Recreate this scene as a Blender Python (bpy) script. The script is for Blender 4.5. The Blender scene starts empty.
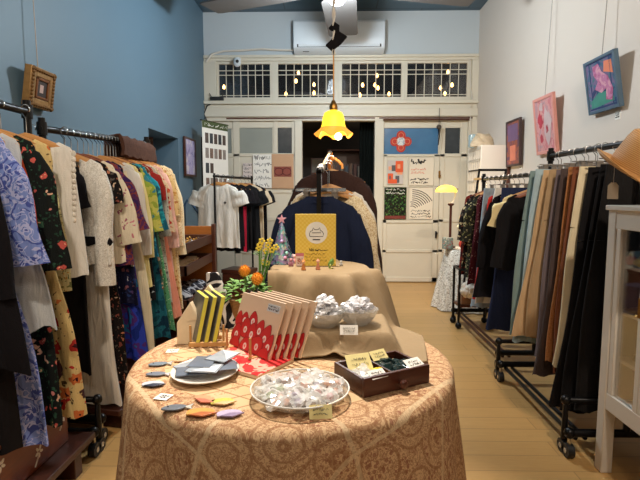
import bpy, bmesh, math, random, re
from mathutils import Vector, Matrix, noise as mnoise
PI = math.pi
rnd = random.Random(7)
scene = bpy.context.scene
COL = scene.collection

# ---------------------------------------------------------------- camera frame (640 x 480)
CAM_H = 1.25
FOC = 481.0
YAW = math.atan(10 / 481.0)
PIT = math.atan(47 / 481.0)
_f = Vector((-math.sin(YAW) * math.cos(PIT), math.cos(YAW) * math.cos(PIT), -math.sin(PIT)))
_r = Vector((math.cos(YAW), math.sin(YAW), 0))
_u = _r.cross(_f)

def at(px, py, X=None, Y=None, Z=None):
    """real position of a photo pixel known to lie at depth Y, height Z or sideways X"""
    d = _f + _r * ((px - 320) / FOC) + _u * ((240 - py) / FOC)
    if X is not None: t = X / d.x
    elif Y is not None: t = Y / d.y
    else: t = (Z - CAM_H) / d.z
    return Vector((t * d.x, t * d.y, CAM_H + t * d.z))

cam_data = bpy.data.cameras.new('camera')
cam = bpy.data.objects.new('camera', cam_data)
COL.objects.link(cam)
cam.location = (0, 0, CAM_H)
cam.rotation_euler = (PI / 2 - PIT, 0, YAW)
cam_data.sensor_width = 36
cam_data.lens = FOC / 640 * 36
cam_data.clip_start = 0.02
scene.camera = cam

# ---------------------------------------------------------------- object helpers
class MB:
    def __init__(s): s.v = []; s.f = []; s.mi = []; s.cur = 0
    def add(s, vs, fs):
        n = len(s.v); s.v += [tuple(p) for p in vs]; s.mi += [s.cur] * len(fs); s.f += [tuple(i + n for i in f) for f in fs]; return s
    def box(s, c, d, rot=None):
        x, y, z = d[0] / 2, d[1] / 2, d[2] / 2
        vs = [Vector((a * x, b * y, e * z)) for a in (-1, 1) for b in (-1, 1) for e in (-1, 1)]
        if rot: 
            m = Matrix.Rotation(rot[2], 3, 'Z') @ Matrix.Rotation(rot[1], 3, 'Y') @ Matrix.Rotation(rot[0], 3, 'X')
            vs = [m @ p for p in vs]
        vs = [p + Vector(c) for p in vs]
        return s.add(vs, [(0, 1, 3, 2), (4, 6, 7, 5), (0, 4, 5, 1), (2, 3, 7, 6), (0, 2, 6, 4), (1, 5, 7, 3)])
    def b2(s, x0, x1, y0, y1, z0, z1):
        return s.box(((x0 + x1) / 2, (y0 + y1) / 2, (z0 + z1) / 2), (abs(x1 - x0), abs(y1 - y0), abs(z1 - z0)))
    def loft(s, rings, cap0=True, cap1=True, closed=True):
        n = len(rings[0]); vs = [p for r in rings for p in r]; fs = []
        m = n if closed else n - 1
        for i in range(len(rings) - 1):
            for j in range(m):
                k = (j + 1) % n
                fs.append((i * n + j, i * n + k, (i + 1) * n + k, (i + 1) * n + j))
        if cap0: fs.append(tuple(range(n - 1, -1, -1)))
        if cap1: fs.append(tuple((len(rings) - 1) * n + j for j in range(n)))
        return s.add(vs, fs)
    def tube(s, path, r, n=8, cap=True, flat=1.0):
        path = [Vector(p) for p in path]; rings = []
        rr = r if isinstance(r, (list, tuple)) else [r] * len(path)
        prev = None
        for i, p in enumerate(path):
            a = path[max(i - 1, 0)]; b = path[min(i + 1, len(path) - 1)]
            t = (b - a).normalized()
            if prev is None:
                ref = Vector((0, 0, 1)) if abs(t.z) < .9 else Vector((0, 1, 0))
                u = t.cross(ref).normalized()
            else:
                u = (prev - t * prev.dot(t)).normalized()
            prev = u; w = t.cross(u)
            rings.append([p + (u * math.cos(k * 2 * PI / n) + w * math.sin(k * 2 * PI / n) * flat) * rr[i] for k in range(n)])
        return s.loft(rings, cap, cap)
    def lathe(s, prof, c=(0, 0, 0), n=24, cap0=True, cap1=True, sx=1, sy=1):
        rings = [[(c[0] + r * sx * math.cos(k * 2 * PI / n), c[1] + r * sy * math.sin(k * 2 * PI / n), c[2] + z) for k in range(n)] for r, z in prof]
        return s.loft(rings, cap0, cap1)
    def ball(s, c, r, n=10, m=7, sq=(1, 1, 1)):
        prof = [(max(1e-4, math.sin(PI * i / m)) * r, -math.cos(PI * i / m) * r) for i in range(m + 1)]
        rings = [[(c[0] + q * sq[0] * math.cos(k * 2 * PI / n), c[1] + q * sq[1] * math.sin(k * 2 * PI / n), c[2] + z * sq[2]) for k in range(n)] for q, z in prof]
        return s.loft(rings)
    def prism(s, pts, o, ux, uy, un):
        """2-D outline pts laid at o along ux, uy, thickness vector un"""
        o, ux, uy, un = Vector(o), Vector(ux), Vector(uy), Vector(un)
        a = [o + ux * p[0] + uy * p[1] for p in pts]; b = [p + un for p in a]
        return s.loft([a, b])
    def build(s, name, mat, parent=None, loc=(0, 0, 0), rot=(0, 0, 0), smooth=True, bevel=0, sub=0, uv=None, ang=.7):
        me = bpy.data.meshes.new(name)
        me.from_pydata(s.v, [], s.f)
        if uv is not None:
            lay = me.uv_layers.new(name='UVMap')
            for lp in me.loops: lay.data[lp.index].uv = uv[lp.vertex_index]
        bm = bmesh.new(); bm.from_mesh(me); bmesh.ops.recalc_face_normals(bm, faces=bm.faces); bm.to_mesh(me); bm.free()
        if isinstance(mat, (list, tuple)):
            for q in mat: me.materials.append(q)
            me.polygons.foreach_set('material_index', s.mi)
        elif mat: me.materials.append(mat)
        if smooth:
            me.polygons.foreach_set('use_smooth', [True] * len(me.polygons))
            me.set_sharp_from_angle(angle=ang)
        o = bpy.data.objects.new(name, me); COL.objects.link(o)
        o.location = loc; o.rotation_euler = rot
        if parent: o.parent = parent
        if bevel:
            b = o.modifiers.new('bevel', 'BEVEL'); b.width = bevel; b.segments = 2; b.limit_method = 'ANGLE'; b.harden_normals = False
        if sub:
            b = o.modifiers.new('subdivision', 'SUBSURF'); b.levels = sub; b.render_levels = sub
        return o

def tag(o, label=None, cat=None, group=None, kind=None):
    if label: o['label'] = label
    if cat: o['category'] = cat
    if group: o['group'] = group
    if kind: o['kind'] = kind
    return o

def thing(name, label, cat, loc=(0, 0, 0), rz=0, group=None):
    o = bpy.data.objects.new(name, None); COL.objects.link(o)
    o.location = loc; o.rotation_euler = (0, 0, rz); o.empty_display_size = .05
    return tag(o, label, cat, group)

def struct(name, mb, mat, **k):
    return tag(mb.build(name, mat, **k), kind='structure')

def dup(o, loc, rot=None, label=None, group=None, scale=None):
    c = o.copy(); COL.objects.link(c); c.location = loc
    if rot is not None: c.rotation_euler = rot
    if scale: c.scale = (scale,) * 3
    for ch in list(o.children):
        d = ch.copy(); COL.objects.link(d); d.parent = c
        for g in list(ch.children):
            e = g.copy(); COL.objects.link(e); e.parent = d
    return tag(c, label, None, group)

# ---------------------------------------------------------------- materials
def S(r, g, b):
    f = lambda c: (c / 255 / 12.92) if c <= 10 else ((c / 255 + .055) / 1.055) ** 2.4
    return (f(r), f(g), f(b), 1)

class NT:
    def __init__(s, name):
        s.m = bpy.data.materials.new(name); s.m.use_nodes = True
        s.t = s.m.node_tree; s.n = s.t.nodes; s.b = s.n['Principled BSDF']
    def node(s, typ, ins=None, **props):
        n = s.n.new(typ)
        for k, v in props.items(): setattr(n, k, v)
        for k, v in (ins or {}).items():
            if hasattr(v, 'links') or isinstance(v, bpy.types.NodeSocket): s.t.links.new(v, n.inputs[k])
            else: n.inputs[k].default_value = v
        return n
    def coord(s, kind='Object', scale=(1, 1, 1), rot=(0, 0, 0)):
        c = s.node('ShaderNodeTexCoord').outputs[kind]
        return s.node('ShaderNodeMapping', {'Vector': c, 'Scale': scale, 'Rotation': rot}).outputs[0]
    def math(s, op, a, b=0.0, c=None):
        ins = {0: a, 1: b}
        if c is not None: ins[2] = c
        return s.node('ShaderNodeMath', ins, operation=op).outputs[0]
    def noise(s, vec, scale=5, detail=2, dist=0.0):
        return s.node('ShaderNodeTexNoise', {'Vector': vec, 'Scale': scale, 'Detail': detail, 'Distortion': dist}).outputs['Fac']
    def vor(s, vec, scale=10, rand=1.0):
        return s.node('ShaderNodeTexVoronoi', {'Vector': vec, 'Scale': scale, 'Randomness': rand})
    def ramp(s, fac, stops, mode='LINEAR'):
        r = s.node('ShaderNodeValToRGB', {'Fac': fac}); cr = r.color_ramp; cr.interpolation = mode
        while len(cr.elements) < len(stops): cr.elements.new(.5)
        for e, (p, c) in zip(cr.elements, stops): e.position = p; e.color = c
        return r.outputs[0]
    def mix(s, fac, a, b):
        m = s.node('ShaderNodeMix', data_type='RGBA')
        for k, v in ((0, fac), (6, a), (7, b)):
            if isinstance(v, bpy.types.NodeSocket): s.t.links.new(v, m.inputs[k])
            else: m.inputs[k].default_value = v
        return m.outputs[2]
    def wrinkle(s, fine, k=.12):
        w = s.noise(s.coord('Object', (13, 13, 3.2)), 1.6, 2, .6)
        return s.math('MULTIPLY_ADD', fine, k, w)
    def set(s, color=None, rough=.6, metal=0.0, bump=None, bstr=.2, spec=None, bdist=.002):
        if color is not None:
            if isinstance(color, bpy.types.NodeSocket): s.t.links.new(color, s.b.inputs['Base Color'])
            else: s.b.inputs['Base Color'].default_value = color
        s.b.inputs['Roughness'].default_value = rough
        s.b.inputs['Metallic'].default_value = metal
        if spec is not None: s.b.inputs['Specular IOR Level'].default_value = spec
        if bump is not None:
            bn = s.node('ShaderNodeBump', {'Height': bump, 'Strength': bstr, 'Distance': bdist})
            s.t.links.new(bn.outputs[0], s.b.inputs['Normal'])
        return s.m

def sc(c, k): return (min(1, c[0] * k), min(1, c[1] * k), min(1, c[2] * k), 1)

def plain(name, c, rough=.6, metal=0.0, var=.12, scale=9, bump=.12, bscale=None, spec=None):
    t = NT(name); v = t.coord()
    n = t.noise(v, scale, 3)
    return t.set(t.mix(n, sc(c, 1 - var), sc(c, 1 + var)), rough, metal, t.noise(v, bscale or scale * 9, 2), bump, spec)

def fabric(name, c, var=.16, rough=.92, weave=260, bump=.6):
    t = NT(name); v = t.coord()
    n = t.noise(v, 7, 3)
    return t.set(t.mix(n, sc(c, 1 - var), sc(c, 1 + var)), rough, 0, t.wrinkle(t.noise(v, weave, 2)), bump, .15, .03)

def floral(name, base, cols, scale=16, size=.36, leaf=None, leafscale=38, leafsize=.25, center=None, leafcols=None, rough=.9):
    t = NT(name); v = t.coord(); scale *= 1.5; leafscale *= 1.4
    wob = t.node('ShaderNodeTexNoise', {'Vector': v, 'Scale': 40.0, 'Detail': 1.0}).outputs['Color']
    v2 = t.node('ShaderNodeMixRGB', {'Fac': .05, 'Color1': v, 'Color2': wob}).outputs[0]
    col = base
    n = t.noise(v, 6, 2)
    col = t.mix(n, sc(base, .85), sc(base, 1.12))
    if leaf:
        vl = t.vor(v2, leafscale)
        m = t.math('LESS_THAN', vl.outputs['Distance'], leafsize)
        sepl = t.node('ShaderNodeSeparateColor', {0: vl.outputs['Color']})
        lc = leafcols or [leaf, sc(leaf, .6)]
        col = t.mix(m, col, t.ramp(sepl.outputs[0], [(i / len(lc), q) for i, q in enumerate(lc)], 'CONSTANT'))
    vo = t.vor(v2, scale)
    sep = t.node('ShaderNodeSeparateColor', {0: vo.outputs['Color']})
    fc = t.ramp(sep.outputs[0], [(i / len(cols), q) for i, q in enumerate(cols)], 'CONSTANT')
    m = t.math('LESS_THAN', vo.outputs['Distance'], size)
    col = t.mix(m, col, fc)
    if center:
        col = t.mix(t.math('LESS_THAN', vo.outputs['Distance'], size * .35), col, center)
    return t.set(col, rough, 0, t.wrinkle(t.noise(v, 220, 1)), .6, .15, .03)

def scroll(name, base, line, scale=18, width=.035, dist=1.5, line2=None, rough=.9, bump=.2):
    t = NT(name); v = t.coord()
    n = t.noise(v, scale, 1, dist)
    d = t.math('ABSOLUTE', t.math('SUBTRACT', n, .5))
    m = t.math('LESS_THAN', d, width)
    col = t.mix(t.noise(v, 6, 2), sc(base, .88), sc(base, 1.1))
    col = t.mix(m, col, line)
    if line2:
        n2 = t.noise(v, scale * 1.7, 1, dist * 1.4)
        col = t.mix(t.math('LESS_THAN', t.math('ABSOLUTE', t.math('SUBTRACT', n2, .53)), width * .9), col, line2)
    return t.set(col, rough, 0, t.wrinkle(n, .1), .6, .15, .03)

def blotch(name, cols, scale=14, dist=.8, rough=.9):
    t = NT(name); v = t.coord()
    n = t.noise(v, scale, 3, dist)
    k = len(cols)
    col = t.ramp(n, [(.3 + .4 * i / k, q) for i, q in enumerate(cols)], 'CONSTANT')
    return t.set(col, rough, 0, t.wrinkle(t.noise(v, 220, 1)), .6, .15, .03)

def wood(name, c, c2, scale=3.0, axis='x', rough=.45, spec=None):
    t = NT(name)
    sx = {'x': (1, 9, 9), 'y': (9, 1, 9), 'z': (9, 9, 1)}[axis]
    v = t.coord('Object', sx)
    n = t.noise(v, scale, 4, 1.2)
    n2 = t.noise(v, scale * 9, 2, .3)
    col = t.mix(t.math('MULTIPLY_ADD', n2, .35, t.math('MULTIPLY', n, .75)), c, c2)
    return t.set(col, rough, 0, n2, .08, spec)

def glow(name, c, strength, base=None):
    t = NT(name)
    t.b.inputs['Base Color'].default_value = base or c
    t.b.inputs['Emission Color'].default_value = c
    t.b.inputs['Emission Strength'].default_value = strength
    return t.m

def pane(name, tint=(1, 1, 1, 1), gloss=.12, rough=.02, haze=0.0, hazecol=(.8, .8, .8, 1)):
    """thin clear sheet: mostly see-through with a reflection on it"""
    t = NT(name); t.n.remove(t.b)
    out = t.n['Material Output']
    tr = t.node('ShaderNodeBsdfTransparent', {'Color': tint})
    gl = t.node('ShaderNodeBsdfGlossy', {'Roughness': rough, 'Color': (1, 1, 1, 1)})
    fr = t.node('ShaderNodeLayerWeight', {'Blend': .35})
    fac = t.math('MULTIPLY_ADD', fr.outputs['Fresnel'], .5, gloss)
    mx = t.node('ShaderNodeMixShader', {0: fac, 1: tr.outputs[0], 2: gl.outputs[0]})
    if haze:
        df = t.node('ShaderNodeBsdfDiffuse', {'Color': hazecol})
        mx = t.node('ShaderNodeMixShader', {0: haze, 1: mx.outputs[0], 2: df.outputs[0]})
    t.t.links.new(mx.outputs[0], out.inputs['Surface'])
    return t.m

M = {}
M['black_metal'] = plain('black metal pipe', S(26, 25, 26), .35, .6, .1)
M['black_plastic'] = plain('black plastic', S(20, 20, 22), .5)
M['chrome'] = plain('chrome wire', S(190, 190, 190), .25, 1, .05)
M['hanger_wood'] = wood('hanger wood', S(214, 160, 96), S(176, 118, 62), 14, 'x', .4)
M['hanger_red'] = wood('reddish hanger wood', S(150, 84, 50), S(110, 56, 32), 14, 'x', .4)
M['dark_wood'] = wood('dark walnut wood', S(96, 48, 30), S(52, 24, 16), 6, 'x', .35)
M['dark_wood_y'] = wood('dark walnut plank', S(88, 46, 32), S(46, 24, 18), 6, 'y', .4)
M['red_wood_y'] = wood('red brown wood', S(132, 64, 34), S(88, 38, 20), 6, 'y', .35)
M['orange_wood'] = wood('orange wood', S(190, 120, 50), S(150, 86, 32), 6, 'x', .45)
M['pale_wood'] = wood('pale wood', S(224, 184, 126), S(190, 146, 88), 10, 'z', .5)
M['white_paint'] = plain('white painted wood', S(214, 206, 194), .45, 0, .05, 4, .05)
M['door_paint'] = plain('cream door paint', S(212, 204, 186), .5, 0, .05, 3, .06)
M['paper'] = plain('white paper', S(238, 234, 226), .8, 0, .03, 20, .03)
M['cream_card'] = plain('cream card', S(240, 224, 158), .8, 0, .05, 20, .03)
M['ink'] = plain('dark ink', S(40, 36, 36), .8, 0, .05)
M['brass'] = plain('aged brass', S(150, 110, 54), .35, 1, .15)
M['gold'] = plain('gold jewellery', S(212, 168, 84), .3, .8, .2)
M['white_fabric'] = fabric('white fabric', S(222, 216, 206))
M['black_fabric'] = fabric('black fabric', S(22, 20, 23), .2)
M['clear'] = pane('clear glass', gloss=.05)

# ================================================================= ROOM
XL, XR, YB, YF, ZC = -1.71, 1.98, 6.68, -1.6, 3.66
M['blue_wall'] = plain('steel blue wall paint', S(90, 117, 135), .55, 0, .06, 1.5, .05, 60)
M['white_wall'] = plain('off white wall paint', S(214, 202, 190), .75, 0, .03, 1.2, .05, 60)
def ceiling_mat():
    t = NT('dark teal ceiling panels'); v = t.coord()
    br = t.node('ShaderNodeTexBrick', {'Vector': v, 'Color1': S(60, 88, 104), 'Color2': S(50, 76, 92), 'Mortar': S(34, 50, 62), 'Scale': 1.0,
                                       'Mortar Size': .008, 'Brick Width': 1.2, 'Row Height': .6})
    return t.set(br.outputs[0], .4, 0)
def floor_mat():
    t = NT('pale oak laminate'); v = t.coord()
    br = t.node('ShaderNodeTexBrick', {'Vector': v, 'Color1': S(206, 160, 98), 'Color2': S(192, 146, 86), 'Mortar': S(150, 112, 66), 'Scale': 1.0,
                                       'Mortar Size': .0025, 'Brick Width': 1.1, 'Row Height': .13})
    g = t.coord('Object', (1.4, 16, 1)); n = t.noise(g, 3.2, 5, .8); n2 = t.noise(g, 14, 3, .4)
    c = t.mix(t.math('MULTIPLY', n, .55), br.outputs[0], S(160, 118, 66))
    c = t.mix(t.math('MULTIPLY', n2, .3), c, S(226, 190, 130))
    return t.set(c, .38, 0, n2, .04)
M['ceiling'] = ceiling_mat(); M['floor'] = floor_mat()

struct('floor', MB().b2(XL - .8, XR + .2, YF, 9.2, -.1, 0), M['floor'], smooth=False)
struct('ceiling', MB().b2(XL - .1, XR + .1, YF, YB + .1, ZC, ZC + .1), M['ceiling'], smooth=False)
AY0, AY1, AZ = 4.57, 5.46, 1.86
wl = MB()
wl.b2(XL - .12, XL, YF, AY0, 0, ZC).b2(XL - .12, XL, AY1, YB + .1, 0, ZC).b2(XL - .12, XL, AY0, AY1, AZ, ZC)
wl.b2(XL - .6, XL - .12, AY0 - .06, AY0, 0, AZ).b2(XL - .6, XL - .12, AY1, AY1 + .06, 0, AZ).b2(XL - .66, XL - .6, AY0 - .06, AY1 + .06, 0, AZ)
wl.b2(XL - .66, XL - .12, AY0 - .06, AY1 + .06, AZ, AZ + .06)
struct('wall_left', wl, M['blue_wall'], smooth=False)
struct('wall_right', MB().b2(XR, XR + .12, YF, YB + .1, 0, ZC), M['white_wall'], smooth=False)
struct('wall_front', MB().b2(XL - .1, XR + .1, YF - .12, YF, 0, ZC), M['white_wall'], smooth=False)
def bx(px): return at(px, 193, Y=YB).x
def bz(py): return at(330, py, Y=YB).z
struct('wall_back', MB().b2(XL, XR, YB, YB + .12, bz(56), ZC), plain('cool white wall paint', S(188, 196, 200), .75, 0, .03, 1.2, .05, 60), smooth=False)
struct('trim_1', MB().b2(XL, XR, YB - .035, YB + .1, bz(58), bz(55)).b2(XL, XR, YB - .02, YB + .1, bz(61), bz(58)), M['door_paint'], bevel=.006)
struct('trim_2', MB().b2(XL, XR, YB - .02, YB + .1, bz(121), bz(101)).b2(XL, XR, YB - .07, YB, bz(104.5), bz(101)).b2(XL, XR, YB - .05, YB, bz(117), bz(109)), M['door_paint'], bevel=.005)
struct('trim_3', MB().b2(bx(228), bx(374), YB - .022, YB, bz(119.2), bz(117.6)).b2(bx(378), bx(470), YB - .022, YB, bz(119.2), bz(117.6)), M['dark_wood'], smooth=False)
# jambs and posts
jb = MB()
for a, b, t_, u_ in ((204, 219, 61, 101), (468, 481, 61, 101), (295, 302.5, 121, 284), (374, 383, 121, 284), (466, 481, 121, 284), (203, 208, 121, 284)):
    jb.b2(bx(a), bx(b), YB - .03, YB + .1, bz(u_) if u_ < 284 else 0, bz(t_))
for a, b in ((232.5, 235), (437.5, 441), (465, 467)): jb.b2(bx(a), bx(b), YB + .03, YB + .09, 0, bz(121))
struct('trim_4', jb, M['door_paint'], bevel=.006)

M['night_pane'] = pane('window glass', (.8, .8, .8, 1), .04)
M['frost'] = plain('frosted grey glass', S(142, 146, 138), .3, 0, .06, 5, .05)
M['dark_glass'] = plain('dark textured glass', S(52, 58, 62), .15, 0, .5, 14, .5)
M['blue_glass'] = plain('blue rippled glass', S(62, 112, 152), .18, 0, .16, 8, .35, 30)
# transom windows
for i, (a, b, l, r) in enumerate(((219, 273, 221, 271), (273, 337.5, 279, 334), (337.5, 403, 341.5, 399.5), (403, 468, 405.5, 464))):
    w = MB()
    w.b2(bx(a), bx(l), YB, YB + .05, bz(101), bz(61)).b2(bx(r), bx(b), YB, YB + .05, bz(101), bz(61))
    w.b2(bx(l), bx(r), YB, YB + .05, bz(63.5), bz(61)).b2(bx(l), bx(r), YB, YB + .05, bz(101), bz(97))
    o = struct('window_%d' % (i + 1), w, M['door_paint'], bevel=.004)
    MB().b2(bx(l), bx(r), YB + .025, YB + .029, bz(97), bz(63.5)).build('pane', M['night_pane'], o, smooth=False)
    g = MB(); n = 7
    for k in range(1, n): 
        x = bx(l + (r - l) * k / n); g.tube([(x, YB + .012, bz(97)), (x, YB + .012, bz(63))], .006, 6)
    for py in (70, 74.5, 95): g.tube([(bx(l), YB + .012, bz(py)), (bx(r), YB + .012, bz(py))], .006, 6)
    g.build('grille', M['door_paint'], o)
# string lights behind the transom
bulb_m = glow('warm string bulb', S(255, 196, 110), 9)
sl = thing('string_light', 'string of small warm bulbs glowing behind the barred transom windows', 'string lights', (0, YB + .3, 2.6))
pts = [(224, 87), (286, 94), (296, 81), (298.5, 73), (314, 84.6), (314, 93), (360, 95), (362.6, 85), (375, 85), (377, 75.5), (378, 88), (389, 94), (440.5, 88), (445, 93.6), (448, 72), (452, 85)]
W = [at(px, py, Y=YB + .3) - Vector((0, YB + .3, 2.6)) for px, py in pts]
path = []
for p in W: path += [p + Vector((-.03, .012, .05)), p + Vector((0, .008, .025)), p + Vector((.03, .012, .06))]
MB().tube([(-1.8, .01, .55)] + path + [(1.8, .01, .5)], .004, 5).build('cord', M['black_plastic'], sl)
for p in W: MB().lathe([(.002, -.03), (.016, -.022), (.021, 0), (.014, .02), (.007, .03)], p, 10).build('bulb', bulb_m, sl)

# doors
def door(n, x0, x1, glass, rails, y=YB + .02, panels=()):
    z0, z1 = .01, bz(121)
    w = MB(); gx = sorted(glass)
    for a, b, t_, u_, m in gx: pass
    tz, uz = bz(gx[0][2]), bz(gx[0][3])
    w.b2(bx(x0), bx(x1), y, y + .045, z0, uz)
    w.b2(bx(x0), bx(x1), y, y + .045, tz, z1)
    xs = [x0] + [q for g in gx for q in g[:2]] + [x1]
    for k in range(0, len(xs), 2):
        if xs[k + 1] - xs[k] > .2: w.b2(bx(xs[k]), bx(xs[k + 1]), y, y + .045, uz, tz)
    for a, b, py0, py1 in rails:      # raised rails and stiles
        w.b2(bx(a), bx(b), y - .014, y + .01, max(.01, bz(py1)), bz(py0))
    o = struct('door_%d' % n, w, M['door_paint'], bevel=.005)
    for a, b, t_, u_, m in gx:
        MB().b2(bx(a), bx(b), y + .018, y + .026, uz, tz).build('glass', M[m], o, smooth=False)
    return o
door(1, 208, 233.5, [(226, 232, 128, 153, 'frost')], [(208, 233.5, 153.5, 157), (208, 233, 188, 191), (208, 233, 274, 283)])
door(2, 234, 295, [(240, 272.5, 127.5, 153, 'frost'), (278, 293, 127.5, 153, 'dark_glass')],
     [(234, 295, 153.5, 156.5), (234, 240, 121, 283), (274, 277.5, 121, 153), (292, 295, 121, 283), (234, 295, 189, 193), (234, 295, 217, 221), (234, 295, 250, 254), (234, 295, 277, 283)])
d3 = door(3, 382, 439, [(383, 437.5, 128, 154, 'blue_glass')],
     [(382, 439, 154.5, 156.8), (382, 387, 154, 283), (433.5, 439, 154, 283), (407.2, 408.4, 157, 220), (382, 439, 186, 187.2), (382, 439, 219.5, 223), (382, 439, 249.5, 252.5), (382, 439, 277, 283)])
MB().b2(bx(438), bx(439.5), YB - .02, YB + .02, bz(178), bz(171)).ball((bx(438.8), YB - .03, bz(176)), .018).build('lock', M['brass'], d3)
MB().b2(bx(436), bx(437.5), YB - .02, YB + .02, bz(238), bz(231)).ball((bx(436.8), YB - .03, bz(233)), .02).build('latch', M['black_metal'], d3)
door(4, 439.5, 466, [(444, 459, 128, 153.5, 'dark_glass')],
     [(439.5, 466, 154, 157), (439.5, 444, 121, 283), (460, 466, 121, 283), (439.5, 466, 219, 222), (439.5, 466, 249, 252), (439.5, 466, 277, 283)])
tag(MB().tube([(bx(382), YB - .05, bz(120.5)), (bx(466), YB - .05, bz(120.5))], .011, 8).build('curtain_rod', M['dark_wood'], None),
    'thin dark rod running above the blue glass door', 'rod')

# dark back room through the open doorway
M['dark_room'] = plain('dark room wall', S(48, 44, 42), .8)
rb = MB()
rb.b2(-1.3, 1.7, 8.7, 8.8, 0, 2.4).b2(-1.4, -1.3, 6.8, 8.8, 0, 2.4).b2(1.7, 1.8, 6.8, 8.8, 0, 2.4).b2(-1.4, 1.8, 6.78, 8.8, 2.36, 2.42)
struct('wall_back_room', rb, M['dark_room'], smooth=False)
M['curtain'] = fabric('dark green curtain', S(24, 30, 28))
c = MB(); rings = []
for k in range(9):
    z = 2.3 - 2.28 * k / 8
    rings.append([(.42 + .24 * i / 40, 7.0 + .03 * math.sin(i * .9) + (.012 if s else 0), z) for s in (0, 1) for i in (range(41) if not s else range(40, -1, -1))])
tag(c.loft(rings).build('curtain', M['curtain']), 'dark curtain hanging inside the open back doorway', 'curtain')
lp = at(310, 181, Y=8.2)
st = thing('side_cabinet', 'dark narrow cabinet in the back room under the dome lamp', 'cabinet', (lp.x, 8.3, 0))
MB().b2(-.25, .25, -.2, .2, 0, lp.z - .19).build('body', M['dark_wood'], st, bevel=.01)
MB().b2(-.27, .27, -.22, .22, lp.z - .19, lp.z - .16).build('top', M['dark_wood'], st, bevel=.005)
tl = thing('dome_lamp', 'small glowing dome lamp seen through the open back doorway', 'lamp', (lp.x, 8.2, lp.z - .16))
MB().lathe([(.07, 0), (.07, .01), (.018, .02), (.014, .12)], n=16).build('base', M['brass'], tl)
MB().lathe([(.1, .11), (.104, .13), (.09, .17), (.055, .2), (.01, .21)], n=20).build('lamp_shade', glow('dome lamp glow', S(250, 214, 130), 1.6), tl)
fp = at(317, 166, Y=8.66)
fr = thing('picture_frame', 'small pale picture hanging in the dark back room', 'picture', (fp.x, 8.68, fp.z))
MB().b2(-.11, .11, -.02, .0, -.14, .14).build('frame', M['dark_wood'], fr, bevel=.004)
MB().b2(-.085, .085, -.024, -.02, -.115, .115).build('print', plain('faded print', S(120, 116, 110)), fr)
# cluttered shelf in the back room
bs = thing('bookcase', 'dark bookcase standing against the back room wall', 'bookcase', (.4, 8.5, 0))
MB().b2(-.45, -.42, -.15, .15, 0, 2.0).b2(.42, .45, -.15, .15, 0, 2.0).b2(-.45, .45, .13, .15, 0, 2).build('carcass', M['dark_wood'], bs)
for z in (.1, .6, 1.05, 1.5, 1.97): MB().b2(-.42, .42, -.15, .13, z, z + .025).build('shelf', M['dark_wood'], bs)
cs = [S(120, 90, 70), S(96, 60, 50), S(130, 122, 110), S(70, 80, 90)]
for k in range(9):
    h = .18 + .09 * rnd.random(); x = .03 + k * .075
    tag(MB().b2(x, x + .05, 8.38, 8.52, 1.526, 1.526 + h).build('book', plain('book cover %d' % (k % 4), cs[k % 4]), None, bevel=.003),
        'dim book on the upper shelf of the back room bookcase', 'book', 'books in the back room')

# ---- wall-mounted things at the back
ac = thing('air_conditioner', 'white wall mounted air conditioner above the transom windows', 'air conditioner', (at(339, 52, Y=6.5).x, YB, at(339, 52, Y=6.5).z))
hw = (at(385, 30, Y=6.45).x - at(293, 30, Y=6.45).x) / 2; hz = at(339, 20, Y=6.45).z - at(339, 52, Y=6.45).z
M['ac_white'] = plain('white appliance plastic', S(214, 222, 228), .3, 0, .02)
prof = [(0, 0), (-.12, 0), (-.21, .05), (-.225, .1), (-.225, hz - .03), (-.2, hz), (0, hz)]
MB().prism([(p[0], p[1]) for p in prof], (-hw, 0, 0), (0, 1, 0), (0, 0, 1), (2 * hw, 0, 0)).build('body', M['ac_white'], ac, bevel=.01)
MB().b2(-hw * .92, hw * .92, -.222, -.17, .055, .095).build('air_outlet', M['black_plastic'], ac, smooth=False)
MB().box((0, -.235, .07), (hw * 1.78, .006, .03), (.5, 0, 0)).build('louvre', M['ac_white'], ac)
MB().b2(-hw * .8, -hw * .66, -.155, -.15, .012, .02).build('badge', M['ink'], ac, smooth=False)
pp = [at(*p, Y=YB - .04) for p in ((206, 62), (212, 54), (224, 51), (240, 50.5), (262, 49), (280, 50), (296, 50))]
tag(MB().tube(pp, .014, 8).build('air_conditioner_pipe', M['white_paint']), 'white pipe running along the wall to the air conditioner', 'pipe')
cp = at(237, 62, Y=YB - .1)
cc = thing('security_camera', 'small white security camera above the left transom window', 'camera', (cp.x, YB - .02, cp.z + .05))
MB().lathe([(.04, 0), (.04, .02), (.02, .03)], n=14).build('mount', M['ac_white'], cc)
MB().ball((0, -.07, -.05), .052, 14, 10, (1, 1, 1.2)).build('housing', M['ac_white'], cc)
MB().ball((.01, -.115, -.05), .022, 10, 7).build('lens', M['black_plastic'], cc)
MB().tube([(0, 0, .01), (0, -.05, 0), (0, -.07, -.02)], .014, 8).build('arm', M['ac_white'], cc)
rp = at(217, 101, Y=YB - .05)
ro = thing('router', 'small black box standing on the ledge under the left transom window', 'router', (rp.x, YB - .055, bz(101)))
MB().b2(-.09, .09, -.03, .03, 0, .05).build('body', M['black_plastic'], ro, bevel=.008)
MB().tube([(.07, 0, .04), (.09, 0, .1)], .006, 6).build('antenna', M['black_plastic'], ro)
MB().tube([(-.07, 0, .04), (-.1, 0, .1)], .006, 6).build('antenna', M['black_plastic'], ro)
wp = [at(*p, Y=YB - .04) for p in ((207, 105), (203, 116), (206, 124), (210, 130), (209, 142), (212, 100))]
tag(MB().tube([at(*p, Y=YB - .05) for p in ((212, 103), (207, 106), (204, 114), (207, 121), (205, 130), (206, 145))], .009, 6).build('cable', M['black_plastic']),
    'loose dark cable drooping in the back left corner', 'cable')
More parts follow.
